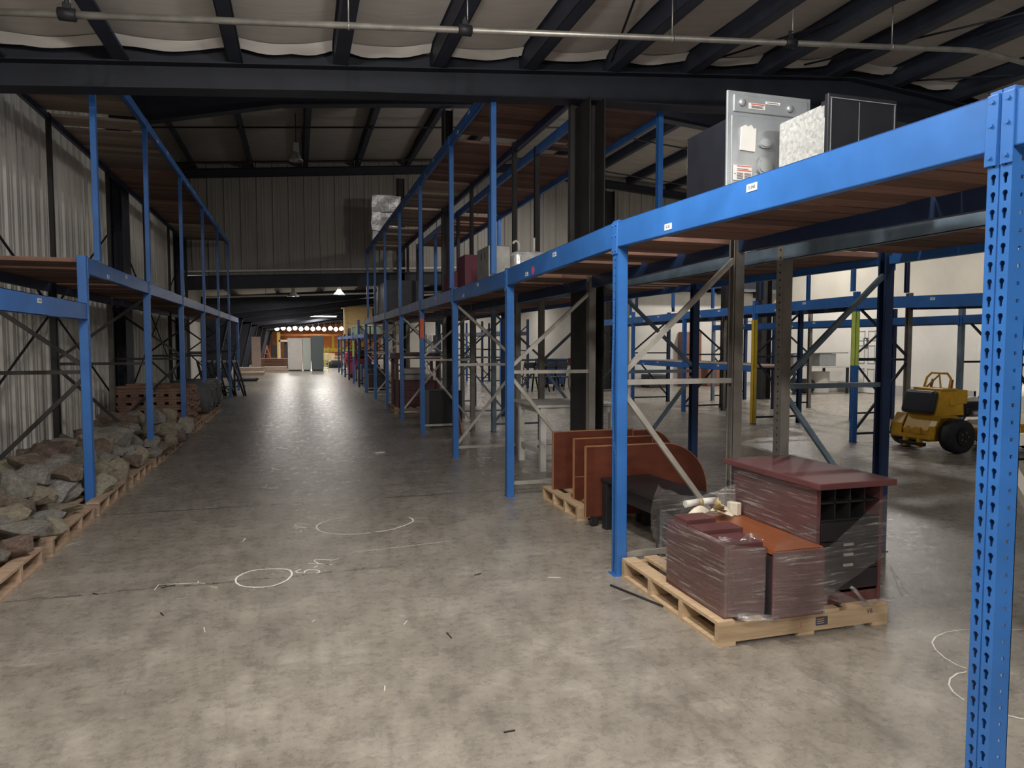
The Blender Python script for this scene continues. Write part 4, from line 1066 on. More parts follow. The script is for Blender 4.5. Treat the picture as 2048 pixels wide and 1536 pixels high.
# black coffee table
t = thing('coffee_table', 'low black wooden table between the bent post and the panels', 'table', (2.635, 4.90, 0), math.radians(4.5))
obj('tabletop', MB().box((0, 0, 0.407), (0.46, 0.90, 0.026), 0, 0.003), 'table_black', t)
m = MB(); m.box((-0.185, 0, 0.335), (0.022, 0.82, 0.115)).box((0.185, 0, 0.335), (0.022, 0.82, 0.115)).box((0, -0.40, 0.335), (0.37, 0.022, 0.115)).box((0, 0.40, 0.335), (0.37, 0.022, 0.115))
obj('apron', m, 'table_black', t)
for sx in (-1, 1):
    for sy in (-1, 1): obj('leg', MB().box((sx * 0.185, sy * 0.405, 0.197), (0.072, 0.072, 0.394), 0, 0.003), 'table_black', t)
# standing red-brown panels
def standing_panel(label, x0, x1, y, z0, z1, rad=0.0, seam=None, casters=False):
    t = thing('office_screen', label, 'panel', ((x0 + x1) / 2, y, z0))
    P = [(x0, z0), (x1, z0)]
    if rad:
        for k in range(13):
            a = PI / 2 * k / 12; P.append((x1 - rad + rad * math.cos(a), z1 - rad + rad * math.sin(a)))
    else: P.append((x1, z1))
    P.append((x0, z1))
    wobj('board', MB().prism(P, 'XZ', y - 0.014, y + 0.014), 'panel_wood', t)
    m = MB(); pts = P[:-1] + [P[-1]]
    for a, b in zip(pts, pts[1:] + pts[:1]):
        if a == P[0] and b == P[1]: continue
        cx, cz = (x0 + x1) / 2, (z0 + z1) / 2
        m.bar((a[0], y, a[1]), (b[0], y, b[1]), 0.030, 0.007)
    wobj('edge_strip', m, 'panel_edge', t, 'pale worn edge strip')
    if seam: wobj('seam', MB().b2(x0 + 0.01, x1 - 0.01, y - 0.0165, y - 0.0135, seam - 0.003, seam + 0.003), 'panel_edge', t)
    if casters:
        for x in (x0 + 0.08, x0 + 0.5, x1 - 0.1):
            wobj('caster', MB().lathe([(0.02, -0.012), (0.036, -0.01), (0.036, 0.01), (0.02, 0.012)], (x, y, 0.037), 'Y', 14).box((x, y, z0 - 0.02), (0.05, 0.026, 0.05)), 'black_iron', t)
    return t
standing_panel('red-brown panel standing farthest left on its pallet', 2.315, 3.15, 6.33, 0.127, 0.68)
standing_panel('red-brown panel with a low seam, middle of the standing three', 2.345, 3.12, 5.87, 0.127, 0.672, 0, 0.33)
standing_panel('nearest red-brown panel with a large rounded corner', 2.262, 3.40, 5.40, 0.085, 0.672, 0.42, None, True)
standing_panel('short red-brown panel with a rounded corner behind the others', 2.75, 3.66, 6.42, 0.127, 0.655, 0.3)
# white work table
t = thing('work_table', 'worn white work table behind the standing panels', 'table', (3.22, 8.35, 0))
obj('tabletop', MB().box((0, 0, 0.775), (1.06, 0.95, 0.03), 0, 0.003), 'white_paint', t)
m = MB(); m.box((0, -0.42, 0.72), (0.92, 0.025, 0.08)).box((0, 0.42, 0.72), (0.92, 0.025, 0.08)).box((-0.45, 0, 0.72), (0.025, 0.85, 0.08)).box((0.45, 0, 0.72), (0.025, 0.85, 0.08)); obj('apron', m, 'white_paint', t)
for sx in (-1, 1):
    for sy in (-1, 1): obj('leg', MB().box((sx * 0.45, sy * 0.42, 0.38), (0.07, 0.07, 0.76)), 'white_paint', t)
m = MB(); m.box((-0.45, 0, 0.22), (0.03, 0.8, 0.06)).box((0.45, 0, 0.22), (0.03, 0.8, 0.06)).box((0, 0.42, 0.22), (0.86, 0.03, 0.06)); obj('stretcher', m, 'white_paint', t)
solo('leaning_plank', MB().bar((2.53, 11.15, 0.02), (2.50, 11.8, 0.80), 0.10, 0.025, (1, 0, 0)), 'panel_edge', 'brown plank leaning against the fifth rack post on the right', 'plank', (2.53, 11.15, 0))
# dark red hutch on the farther pallet
t = thing('hutch_cabinet', 'dark red hutch with drawers and open top on the farther pallet', 'cabinet', (2.5, 15.85, 0.126))
def w4(n, mb, mt, **k): return wobj(n, mb, mt, t, **k)
w4('carcass', MB().b2(2.08, 2.94, 15.50, 16.2, 0.126, 0.66, 0.004), 'maroon_laminate')
for k in range(3):
    d = w4('drawer', MB().b2(2.14, 2.88, 15.475, 15.5, 0.16 + k * 0.165, 0.31 + k * 0.165, 0.004), 'maroon_laminate')
    wobj('knob', MB().lathe([(0.01, -0.02), (0.016, -0.012), (0.01, 0)], (2.35, 15.475, 0.235 + k * 0.165), 'Y', 10).lathe([(0.01, -0.02), (0.016, -0.012), (0.01, 0)], (2.68, 15.475, 0.235 + k * 0.165), 'Y', 10), 'brown_steel', d)
for x, y in ((2.06, 15.46), (2.95, 15.46), (2.06, 16.22), (2.95, 16.22)): w4('corner_post', MB().box((x, y, 0.68), (0.06, 0.06, 1.108)), 'maroon_laminate')
w4('cornice', MB().b2(2.01, 3.0, 15.42, 16.27, 1.17, 1.29, 0.01), 'maroon_laminate'); w4('shelf', MB().b2(2.09, 2.92, 15.5, 16.2, 0.66, 0.69), 'maroon_laminate')
solo('folded_blanket', MB().box((2.5, 15.8, 0.76), (0.6, 0.5, 0.135), 0.05, 0.05), 'grey_wall', 'folded grey pads inside the dark red hutch, lower of two', 'pad', (2.5, 15.8, 0.69))
solo('folded_blanket', MB().box((2.45, 15.8, 0.90), (0.52, 0.46, 0.135), -0.06, 0.05), 'beige_wall', 'folded pale pads on top of the grey ones in the hutch', 'pad', (2.45, 15.8, 0.83))
solo('storage_box', MB().b2(2.25, 2.85, 12.6, 13.3, 0, 0.66, 0.01), 'drawer_dark', 'black box standing behind the leaning plank', 'box', (2.55, 12.95, 0))

# ================================================================ THINGS ON THE RACK DECKS
# wall oven seen from its steel back
ZD = 2.30
ov = thing('wall_oven', 'steel-backed wall oven with warning stickers on the rack, nearer the aisle', 'oven', (2.46, 3.55, ZD - 0.03))
wobj('cabinet_shell', MB().b2(2.205, 2.72, 3.362, 3.76, ZD - 0.02, 2.72, 0.006), 'appliance_black', ov)
bk = wobj('back_panel', MB().b2(2.20, 2.725, 3.345, 3.36, ZD - 0.02, 2.865, 0.004), 'steel_back', ov, 'pressed steel back panel')
m = MB(); m.b2(2.235, 2.70, 3.337, 3.346, 2.755, 2.845, 0.004).b2(2.225, 2.65, 3.340, 3.346, ZD, 2.735, 0.003)
wobj('pressing', m, 'steel_back', bk)
m = MB()
for x, z, r_ in ((2.285, 2.803, 0.022), (2.585, 2.797, 0.022), (2.30, 2.345, 0.018)): wobj('round_boss', MB().lathe([(r_ * 0.3, -0.012), (r_ * 0.8, -0.009), (r_, 0)], (x, 3.337, z), 'Y', 18), 'steel_back', bk)
for x, z, a, b in ((2.43, 2.60, 0.036, 0.026), (2.43, 2.48, 0.045, 0.046)):
    P = []
    for k in range(24):
        q = 2 * PI * k / 24; P.append((x + a * (abs(math.cos(q)) ** 0.6) * (1 if math.cos(q) > 0 else -1), z + b * (abs(math.sin(q)) ** 0.7) * (1 if math.sin(q) > 0 else -1)))
    m = MB(); m.prism(P, 'XZ', 3.327, 3.342); P2 = [(x + (u - x) * 0.78, z + (v_ - z) * 0.74) for u, v_ in P]; m.prism(P2, 'XZ', 3.321, 3.33); wobj('oval_boss', m, 'steel_back', bk)
def sticker(x0, x1, z0, z1, lines, red=()):
    s_ = wobj('warning_sticker', MB().b2(x0, x1, 3.334, 3.3365, z0, z1), 'sticker_white', ov, 'white warning sticker')
    mr, mk = MB(), MB()
    for z, a, b, hh in red: mr.b2(lerp(x0, x1, a), lerp(x0, x1, b), 3.3325, 3.334, z - hh, z + hh)
    for z, a, b in lines: mk.b2(lerp(x0, x1, a), lerp(x0, x1, b), 3.3325, 3.334, z - 0.0012, z + 0.0012)
    if red: wobj('red_bar', mr, 'red_print', s_)
    wobj('text_lines', mk, 'ink', s_)
sticker(2.325, 2.425, 2.775, 2.805, [(2.781, 0.15, 0.9), (2.786, 0.15, 0.8), (2.791, 0.15, 0.9), (2.788, 0.03, 0.08)], [(2.800, 0.12, 0.96, 0.0025)])
sticker(2.43, 2.52, 2.808, 2.822, [(2.815, 0.08, 0.9)])
sticker(2.235, 2.35, 2.395, 2.475, [(2.403 + 0.006 * k, 0.2, 0.52) for k in range(6)] + [(2.403 + 0.006 * k, 0.6, 0.95) for k in range(6)] + [(2.455, 0.2, 0.8), (2.43, 0.06, 0.13)], [(2.470, 0.2, 0.97, 0.002), (2.447, 0.2, 0.97, 0.0022)])
m = MB(); P = [(2.275, 2.555), (2.365, 2.55), (2.37, 2.675), (2.355, 2.67), (2.34, 2.69), (2.32, 2.678), (2.305, 2.688), (2.28, 2.675)]
m.prism(P, 'XZ', 3.330, 3.339); wobj('paper_pouch', m, 'sticker_white', ov, 'clear pouch of papers')
o2 = thing('wall_oven', 'black-faced wall oven with galvanized side, on the rack nearer the camera', 'oven', (2.66, 3.08, ZD - 0.03))
wobj('cabinet_shell', MB().b2(2.465, 2.84, 2.915, 3.27, ZD - 0.02, 2.69, 0.012), 'galvanized', o2, 'galvanized steel casing')
f2 = wobj('front_face', MB().b2(2.452, 2.862, 2.885, 2.912, ZD - 0.02, 2.724, 0.005), 'appliance_black', o2, 'black front with a central seam')
m = MB(); m.b2(2.462, 2.852, 2.881, 2.886, 2.70, 2.704).b2(2.466, 2.469, 2.881, 2.886, ZD, 2.70).b2(2.845, 2.848, 2.881, 2.886, ZD, 2.70)
wobj('trim_line', m, 'steel_back', f2); wobj('seam', MB().b2(2.632, 2.635, 2.8835, 2.886, ZD, 2.695), 'steel_back', f2)
wobj('vent_lip', MB().b2(2.465, 2.50, 2.913, 2.95, 2.62, 2.70), 'appliance_black', o2)
# white heater unit, its wrapped part and cartons
t = thing('heater_unit', 'white sheet-metal heater beside the first slim post on right rack', 'appliance', (2.2, 7.9, 2.245))
wobj('casing', MB().b2(2.03, 2.28, 7.62, 8.15, 2.245, 2.60, 0.008), 'pipe_steel', t)
wobj('slot', MB().b2(2.026, 2.031, 7.75, 7.79, 2.46, 2.54).b2(2.026, 2.031, 7.9, 7.94, 2.46, 2.54), 'ink', t)
t = thing('wrapped_part', 'film-wrapped machine part with white pipe hooks beside the heater', 'machine part', (2.45, 7.85, 2.245))
wobj('wrapped_block', MB().box((2.50, 7.8, 2.40), (0.40, 0.45, 0.30), 0.1, 0.05), 'foil_wrap', t)
wobj('pipe_hook', MB().tube([(2.42, 7.75, 2.54)] + [(2.42 + 0.035 * math.cos(a) - 0.035, 7.75, 2.64 + 0.035 * math.sin(a)) for a in [0, 0.8, 1.6, 2.4, 3.1]], 0.014, 8), 'white_paint', t)
wobj('pipe_stub', MB().tube([(2.60, 7.75, 2.54), (2.60, 7.75, 2.72)], 0.014, 8), 'white_paint', t)
solo('carton', MB().b2(2.15, 2.55, 9.3, 9.75, 2.226, 2.70, 0.006), 'maroon_carton', 'tall maroon carton standing past the white heater', 'carton', (2.35, 9.5, 2.226))
solo('carton', MB().b2(2.08, 2.45, 9.85, 10.4, 2.226, 2.52, 0.006), 'maroon_carton', 'lower maroon carton farther along the rack behind the tall one', 'carton', (2.3, 10.1, 2.226))
solo('carton', MB().b2(3.3, 3.95, 7.6, 8.2, 2.18, 2.66, 0.006), 'maroon_carton', 'dark maroon carton on the back to back rack behind the pipe hooks', 'carton', (3.6, 7.9, 2.18))
t = thing('metal_trestle', 'grey angle-iron trestle on the right rack near the second slim post', 'trestle', (2.62, 6.9, 2.245))
m = MB(); m.bar((2.42, 6.9, 2.40), (2.82, 6.9, 2.40), 0.03, 0.03).bar((2.44, 6.9, 2.245), (2.44, 6.9, 2.40), 0.03, 0.03).bar((2.80, 6.9, 2.245), (2.80, 6.9, 2.40), 0.03, 0.03)
wobj('near_frame', m, 'grey_post_paint', t)
m = MB(); m.bar((2.44, 6.9, 2.40), (2.44, 6.4, 2.40), 0.03, 0.03).bar((2.80, 6.9, 2.40), (2.80, 6.4, 2.40), 0.03, 0.03).bar((2.42, 6.4, 2.40), (2.82, 6.4, 2.40), 0.03, 0.03).bar((2.44, 6.4, 2.245), (2.44, 6.4, 2.40), 0.03, 0.03).bar((2.80, 6.4, 2.245), (2.80, 6.4, 2.40), 0.03, 0.03)
wobj('far_frame', m, 'grey_post_paint', t)
t = thing('range_hood', 'big charcoal hood with a sloping side on the right rack deck', 'hood', (2.5, 18.4, 2.226))
wobj('hood_body', MB().prism([(17.2, 2.236), (19.9, 2.236), (19.75, 2.60), (19.3, 3.02), (17.2, 3.02)], 'YZ', 2.06, 2.84), 'charcoal_hood', t)
wobj('bottom_rim', MB().b2(2.04, 2.86, 17.18, 19.92, 2.226, 2.30), 'black_iron', t)
# shrink-wrapped carton stack on the high deck
t = thing('wrapped_stack', 'silvery shrink-wrapped stack of cartons high at the end of right rack', 'carton stack', (2.45, 20.6, 4.25))
for k, (z0, z1, dx) in enumerate(((4.25, 4.62, 0.0), (4.63, 5.15, -0.03), (5.16, 5.62, -0.02))):
    m = MB().b2(2.06 + dx, 2.84 + dx, 20.2, 21.1, z0, z1); bmesh.ops.subdivide_edges(m.bm, edges=m.bm.edges[:], cuts=9, use_grid_fill=True)
    for v in m.bm.verts: v.co += Vector([noise.noise(v.co * 3.3 + Vector((k * 5, i * 7, 0))) * 0.035 for i in range(3)])
    wobj('wrapped_layer', m, 'foil_wrap', t)

# ================================================================ YELLOW STAND-ON MOWER (front towards +x)
mw = thing('lawn_mower', 'yellow stand-on mower with black back pad on the right floor', 'mower', (8.42, 7.98, 0))
def mo(n, mb, mt, p=None, lb=None): return obj(n, mb, mt, p or mw, None, lb)
m = MB(); m.prism([(0.02, 0.14), (0.0, 0.30), (0.10, 0.50), (0.50, 0.50), (0.62, 0.40), (0.62, 0.14)], 'XZ', -0.20, 0.22)
mo('chassis', m, 'mower_yellow')
for y, nm in ((-0.30, 'near'), (0.34, 'far')):
    m = MB(); P = [(0.0, 0.18), (0.02, 0.36), (0.10, 0.50), (0.30, 0.505), (0.42, 0.49)]
    Q = [(u + 0.02, v - 0.025) for u, v in P][::-1]
    m.prism(P + Q, 'XZ', y - 0.06 + (0.06 if y < 0 else -0.02), y + 0.10); mo('fender', m, 'mower_yellow')
m = MB(); m.prism([(0.10, 0.50), (0.20, 0.86), (0.46, 0.86), (0.60, 0.74), (0.62, 0.50)], 'XZ', -0.22, 0.24); mo('tower', m, 'mower_yellow')
m = MB(); m.box((0.33, 0.0, 0.87), (0.28, 0.50, 0.03), 0, 0.01); mo('tower_top', m, 'mower_yellow')
pad = MB(); pad.box((0.0, 0, 0), (0.11, 0.52, 0.34), 0, 0.045, Matrix.Translation((0.075, 0.02, 0.685)) @ Matrix.Rotation(math.radians(14), 4, 'Y'))
mo('back_pad', pad, 'vinyl_black', None, 'black padded cushion')
m = MB(); m.box((-0.02, -0.02, 0.20), (0.05, 0.50, 0.05), 0, 0.005).box((-0.03, -0.10, 0.12), (0.06, 0.05, 0.14)).box((-0.03, 0.14, 0.12), (0.06, 0.05, 0.14)); mo('rear_bar', m, 'mower_yellow')
m = MB(); m.box((-0.035, 0.02, 0.10), (0.06, 0.42, 0.05), 0, 0.005); mo('foot_platform', m, 'black_iron')
m = MB(); m.box((-0.005, -0.03, 0.28), (0.03, 0.12, 0.10), 0, 0.004).box((0.01, 0.14, 0.29), (0.02, 0.05, 0.08)); mo('latch_bracket', m, 'mower_yellow')
for y in (-0.41, 0.43):
    c = (0.29, y, 0.238)
    wt = mo('wheel', MB().lathe([(0.12, -0.10), (0.19, -0.115), (0.228, -0.09), (0.238, -0.03), (0.238, 0.03), (0.228, 0.09), (0.19, 0.115), (0.12, 0.10)], c, 'Y', 36), 'rubber')
    sy = -1 if y < 0 else 1
    mo('hub', MB().lathe([(0.12, 0.0), (0.115, 0.02), (0.04, 0.03), (0.035, 0.05)], (c[0], y + sy * 0.075 if sy > 0 else y - 0.125, c[2]), 'Y', 24), 'black_iron', wt)
    m = MB()
    for k in range(5):
        a = 2 * PI * k / 5; m.lathe([(0.009, -0.006), (0.009, 0.006)], (c[0] + 0.06 * math.cos(a), y - 0.13 if sy < 0 else y + 0.13, c[2] + 0.06 * math.sin(a)), 'Y', 8)
    mo('lug_bolt', m, 'pipe_steel', wt)
m = MB().tube([(0.36, -0.20, 0.87), (0.40, -0.19, 1.02), (0.41, -0.12, 1.09), (0.41, 0.14, 1.09), (0.40, 0.21, 1.02), (0.36, 0.22, 0.87)], 0.016, 10)
m.tube([(0.30, -0.12, 0.87), (0.40, 0.0, 1.07), (0.30, 0.14, 0.87)], 0.014, 8); mo('handle_bar', m, 'mower_yellow')
mo('control_lever', MB().tube([(0.44, -0.16, 0.86), (0.47, -0.15, 1.0)], 0.018, 8).tube([(0.44, 0.18, 0.86), (0.47, 0.17, 1.0)], 0.018, 8), 'red_brown')
m = MB().box((0.56, -0.21, 0.76), (0.22, 0.05, 0.20), 0, 0.015).box((0.40, -0.235, 0.70), (0.10, 0.025, 0.12), 0, 0.006); mo('side_panel', m, 'mower_yellow')
m = MB().box((0.80, 0.0, 0.58), (0.40, 0.44, 0.22), 0, 0.03).lathe([(0.10, 0), (0.11, 0.06), (0.05, 0.10)], (0.80, 0.0, 0.69), 'Z', 18).box((0.72, -0.22, 0.56), (0.16, 0.08, 0.10), 0, 0.01); mo('engine', m, 'black_iron')
mo('muffler', MB().tube([(0.72, -0.25, 0.52), (1.0, -0.25, 0.52)], 0.045, 12), 'pipe_steel')
m = MB(); m.prism([(0.66, 0.66), (0.72, 0.74), (0.86, 0.76), (1.0, 0.68), (0.98, 0.62)], 'XZ', -0.19, 0.10); mo('engine_shroud', m, 'white_paint', None, 'white plastic engine shroud')
m = MB(); m.box((1.05, 0, 0.22), (0.75, 0.95, 0.11), 0, 0.02).box((1.05, 0, 0.30), (0.70, 0.86, 0.05), 0, 0.01); mo('mower_deck', m, 'mower_yellow')
m = MB(); m.box((0.90, -0.30, 0.40), (0.40, 0.22, 0.05), 0, 0.01); mo('belt_cover', m, 'white_paint')
mo('deck_skirt', MB().prism([(0.66, 0.06), (1.42, 0.06), (1.42, 0.17), (0.70, 0.17)], 'XZ', -0.475, -0.465), 'brown_steel')
for y in (-0.36, 0.36):
    cw = mo('caster_wheel', MB().lathe([(0.04, -0.05), (0.10, -0.055), (0.115, 0), (0.10, 0.055), (0.04, 0.05)], (1.62, y, 0.115), 'Y', 20), 'rubber')
    mo('fork', MB().box((1.58, y, 0.27), (0.05, 0.05, 0.12)).box((1.50, y * 0.9, 0.33), (0.25, 0.06, 0.05)), 'mower_yellow', cw)

# ================================================================ BENCH AND BITS BY THE RIGHT WALL
t = thing('work_bench', 'white two-level bench before the right wall', 'bench', (15.2, 18.2, 0))
def wb(n, mb, mt, **k): return wobj(n, mb, mt, t, **k)
wb('lower_top', MB().b2(13.9, 15.9, 17.5, 18.6, 0.78, 0.82), 'white_paint'); wb('upper_top', MB().b2(13.8, 16.0, 17.7, 18.6, 1.20, 1.235), 'grey_wall')
for x, y in ((13.95, 17.55), (15.85, 17.55), (13.95, 18.55), (15.85, 18.55)): wb('leg', MB().b2(x - 0.03, x + 0.03, y - 0.03, y + 0.03, 0, 0.78), 'dark_steel')
for x in (13.9, 15.9): wb('riser', MB().b2(x - 0.02, x + 0.02, 18.3, 18.6, 0.82, 1.2), 'grey_wall')
wb('stretcher', MB().b2(13.95, 15.85, 18.53, 18.57, 0.25, 0.31), 'dark_steel')
solo('steel_box', MB().b2(15.0, 15.6, 17.75, 18.4, 0.82, 1.19, 0.01), 'steel_back', 'grey steel box on the right end of the white bench', 'box', (15.3, 18.0, 0.82))
solo('steel_box', MB().b2(14.1, 14.55, 17.8, 18.3, 0.82, 1.19, 0.01), 'steel_back', 'grey steel box on the left end of the white bench', 'box', (14.3, 18.0, 0.82))
solo('steel_drum', MB().lathe([(0.30, 0), (0.30, 0.02), (0.29, 0.04), (0.29, 0.60), (0.30, 0.62), (0.30, 0.64), (0.02, 0.63)], (15.3, 18.1, 0), 'Z', 28), 'white_paint', 'pale round drum under the white bench', 'drum', (15.3, 18.1, 0))
solo('storage_bag', MB().box((14.7, 18.1, 0.22), (0.7, 0.5, 0.42), 0.2, 0.15), 'drawer_dark', 'black bag under the white bench', 'bag', (14.7, 18.1, 0.01))
t = thing('tall_cabinet', 'reddish brown tall cabinet against the white office wall', 'cabinet', (13.1, 22.0, 0))
wobj('body', MB().b2(12.76, 13.44, 21.75, 22.16, 0.0, 1.9, 0.01), 'brown_door', t); wobj('door', MB().b2(12.79, 13.09, 21.73, 21.75, 0.08, 1.84).b2(13.11, 13.41, 21.73, 21.75, 0.08, 1.84), 'brown_door', t)
t = thing('low_cabinet', 'low reddish brown cabinet beside the tall one', 'cabinet', (14.0, 21.9, 0))
wobj('body', MB().b2(13.7, 14.3, 21.75, 22.16, 0, 0.66, 0.01), 'brown_door', t); wobj('door', MB().b2(13.73, 13.99, 21.73, 21.75, 0.05, 0.6).b2(14.01, 14.27, 21.73, 21.75, 0.05, 0.6), 'brown_door', t)
solo('equipment_case', MB().b2(11.3, 12.0, 21.5, 22.1, 0, 0.45, 0.03), 'charcoal_hood', 'dark green-grey case on the floor by the office wall', 'case', (11.6, 21.8, 0))
# open aisle between the rows: bins, hoop, frames
t = thing('wheeled_bin', 'dark blue wheeled bin beyond the back to back rack', 'bin', (8.35, 22.9, 0))
wobj('tub', MB().prism([(8.0, 0.12), (8.7, 0.12), (8.78, 0.95), (7.92, 0.95)], 'XZ', 22.6, 23.3), 'dark_blue_paint', t)
wobj('rim', MB().b2(7.88, 8.82, 22.56, 23.34, 0.93, 0.98), 'dark_blue_paint', t)
for x in (8.06, 8.64):
    for y in (22.7, 23.2): wobj('caster', MB().lathe([(0.03, -0.02), (0.06, -0.02), (0.06, 0.02), (0.03, 0.02)], (x, y, 0.06), 'Y', 12), 'black_iron', t)
t = thing('steel_hoop', 'upright steel hoop on a dark stand beyond the back to back rack', 'hoop', (6.6, 16.6, 0))
m = MB(); n = 30
m.grid(lambda u, v: (6.75 + (0.43 + 0.03 * math.cos(2 * PI * v)) * math.cos(2 * PI * u) * 0.6, 16.6 + 0.05 * math.sin(2 * PI * v), 0.55 + (0.43 + 0.03 * math.cos(2 * PI * v)) * math.sin(2 * PI * u)), 36, 8); wobj('ring', m, 'pipe_steel', t)
wobj('stand', MB().b2(6.55, 6.95, 16.5, 16.7, 0, 0.12).b2(6.58, 6.62, 16.55, 16.65, 0.1, 0.35), 'black_iron', t)
solo('gas_can', MB().box((6.55, 16.55, 1.07), (0.14, 0.18, 0.16), 0.1, 0.02), 'crimson_plastic', 'small red can on top of the steel hoop', 'can', (6.55, 16.55, 0.99))
for k in range(4):
    x = 6.9 + k * 0.36
    c = thing('chair_frame', 'black folded chair frame parked before the white far wall', 'chair', (x, 21.0, 0), 0.15, 'folded chair frames before the far wall')
    obj('side_frame', MB().tube([(-0.18, 0.2, 0), (-0.18, 0.0, 0.85), (-0.18, -0.08, 0.95)], 0.016, 6).tube([(0.18, 0.2, 0), (0.18, 0.0, 0.85), (0.18, -0.08, 0.95)], 0.016, 6), 'black_iron', c)
    obj('seat', MB().box((0, -0.12, 0.45), (0.36, 0.3, 0.04), 0, 0.01), 'black_iron', c)
    obj('backrest', MB().box((0, -0.03, 0.82), (0.36, 0.03, 0.18), 0, 0.01), 'black_iron', c)
    for q in (-0.18, 0.18): obj('front_leg', MB().tube([(q, -0.25, 0), (q, -0.05, 0.47)], 0.014, 6), 'black_iron', c)

# ================================================================ FAR END OF THE AISLE
# crimson wheeled bin
t = thing('wheeled_bin', 'crimson wheeled tilt bin by the far end of the right rack', 'bin', (2.5, 31.5, 0))
wobj('tub', MB().prism([(2.16, 0.16), (2.86, 0.16), (3.08, 0.80), (1.93, 0.80)], 'XZ', 31.0, 32.1), 'crimson_plastic', t)
wobj('rim', MB().b2(1.90, 3.11, 30.96, 32.14, 0.78, 0.83), 'crimson_plastic', t)
for x in (2.2, 2.8):
    for y in (31.1, 32.0): wobj('caster', MB().lathe([(0.03, -0.025), (0.08, -0.025), (0.08, 0.025), (0.03, 0.025)], (x, y, 0.08), 'Y', 14), 'black_iron', t)
solo('trash_bag', MB().box((2.75, 31.5, 1.0), (0.6, 0.7, 0.36), 0.2, 0.15), 'drawer_dark', 'black bag heaped in the crimson bin', 'bag', (2.75, 31.5, 0.84))
solo('plastic_tub', MB().box((2.2, 31.4, 0.98), (0.45, 0.5, 0.30), 0.1, 0.05), 'crimson_plastic', 'crimson tub heaped in the bin beside the black bag', 'tub', (2.2, 31.4, 0.84))
solo('teal_cover', MB().box((2.25, 31.4, 1.16), (0.5, 0.5, 0.05), 0.1, 0.02), 'teal_plastic', 'teal lid on top of the crimson tub', 'lid', (2.25, 31.4, 1.135))
# plywood crate on the far rack
t = thing('plywood_crate', 'tall yellow plywood crate on the far low rack', 'crate', (2.6, 34.0, 1.80))
wobj('box', MB().b2(2.10, 3.30, 33.4, 34.6, 1.80, 3.12), 'plywood', t)
m = MB()
for z in (1.86, 2.45, 3.05): m.b2(2.08, 3.32, 33.37, 33.40, z - 0.06, z + 0.06)
for x in (2.12, 3.28): m.b2(x - 0.05, x + 0.05, 33.35, 33.38, 1.8, 3.12)
wobj('batten', m, 'plywood', t); wobj('lid', MB().b2(2.0, 3.4, 33.3, 34.7, 3.12, 3.18), 'plywood', t)
for k, x in enumerate((2.3, 2.95)): solo('packing_bundle', MB().box((x, 33.8, 3.235), (0.5, 0.5, 0.11), 0.2, 0.04), 'cloth_cream', 'cream bundle on the lid of the plywood crate, %s one' % ('left' if k == 0 else 'right'), 'bundle', (x, 33.8, 3.18))
for k in range(8):
    x = 2.0 + (k % 2) * 0.42; y = 25.2 + (k // 2) * 0.95
    b = thing('storage_tote', 'pale green plastic tote in the row on the far low rack', 'tote', (x + 0.2, y, 1.79), 0, 'pale green totes on the far low rack')
    obj('tub', MB().box((0, 0, 0.15), (0.38, 0.6, 0.30), 0, 0.02), 'green_plastic', b); obj('lid', MB().box((0, 0, 0.325), (0.41, 0.64, 0.05), 0, 0.01), 'cabinet_pale', b)
for k in range(3): solo('machine_casting', MB().box((2.45, 29.6 + k * 0.9, 1.98), (0.6, 0.6, 0.36), 0.2 * k, 0.08), 'charcoal_hood', 'dark lumpy machine part on the far rack, %s from the camera' % ordn[k], 'machine part', (2.45, 29.6 + k * 0.9, 1.8))
for k in range(5): solo('storage_box', MB().b2(2.15, 2.8, 23.0 + k * 1.3, 23.8 + k * 1.3, 0, 0.5 + 0.12 * (k % 3), 0.01), ['drawer_dark', 'charcoal_hood', 'dark_blue_paint', 'panel_edge', 'drawer_dark'][k], '%s box on the floor under the far rack, %s from the camera' % (['black', 'charcoal', 'navy', 'tan', 'small black'][k], ordn[k]), 'box', (2.4, 23.4 + k * 1.3, 0))
# shrink-wrapped cabinets in the middle of the aisle
def tallbox(label, x0, x1, y0, y1, h, mt, extra=None):
    t = thing('tall_cabinet', label, 'cabinet', ((x0 + x1) / 2, y0, 0))
    wobj('body', MB().b2(x0, x1, y0, y1, 0.06, h, 0.01), mt, t); wobj('plinth', MB().b2(x0 + 0.03, x1 - 0.03, y0 + 0.03, y1, 0, 0.06), 'charcoal_hood', t); return t
t = tallbox('white cabinet in crinkled plastic at the far end of the aisle', -0.50, 0.24, 39.9, 40.7, 1.76, 'white_paint')
m = MB(); m.grid(lambda u, v: (-0.52 + 0.78 * u, 39.87 - 0.02 * abs(noise.noise((u * 5, v * 7, 0))), 0.1 + 1.68 * v), 24, 30); wobj('plastic_sheet', m, 'stretch_film', t)
tallbox('pale green-grey cabinet, middle of the three at the aisle end', 0.27, 0.68, 39.9, 40.6, 1.78, 'cabinet_pale')
tallbox('dark grey cabinet, rightmost of the three at the aisle end', 0.72, 1.34, 39.7, 40.5, 1.90, 'cabinet_grey')
t = thing('step_ladder', 'yellow ladder standing beside the dark grey cabinet', 'ladder', (1.48, 39.6, 0))
obj('rail', MB().box((-0.09, 0, 0.65), (0.03, 0.05, 1.3)).box((0.09, 0, 0.65), (0.03, 0.05, 1.3)), 'lime_guard', t)
for k in range(7): obj('rung', MB().box((0, 0, 0.12 + k * 0.17), (0.16, 0.05, 0.03)), 'lime_guard', t)
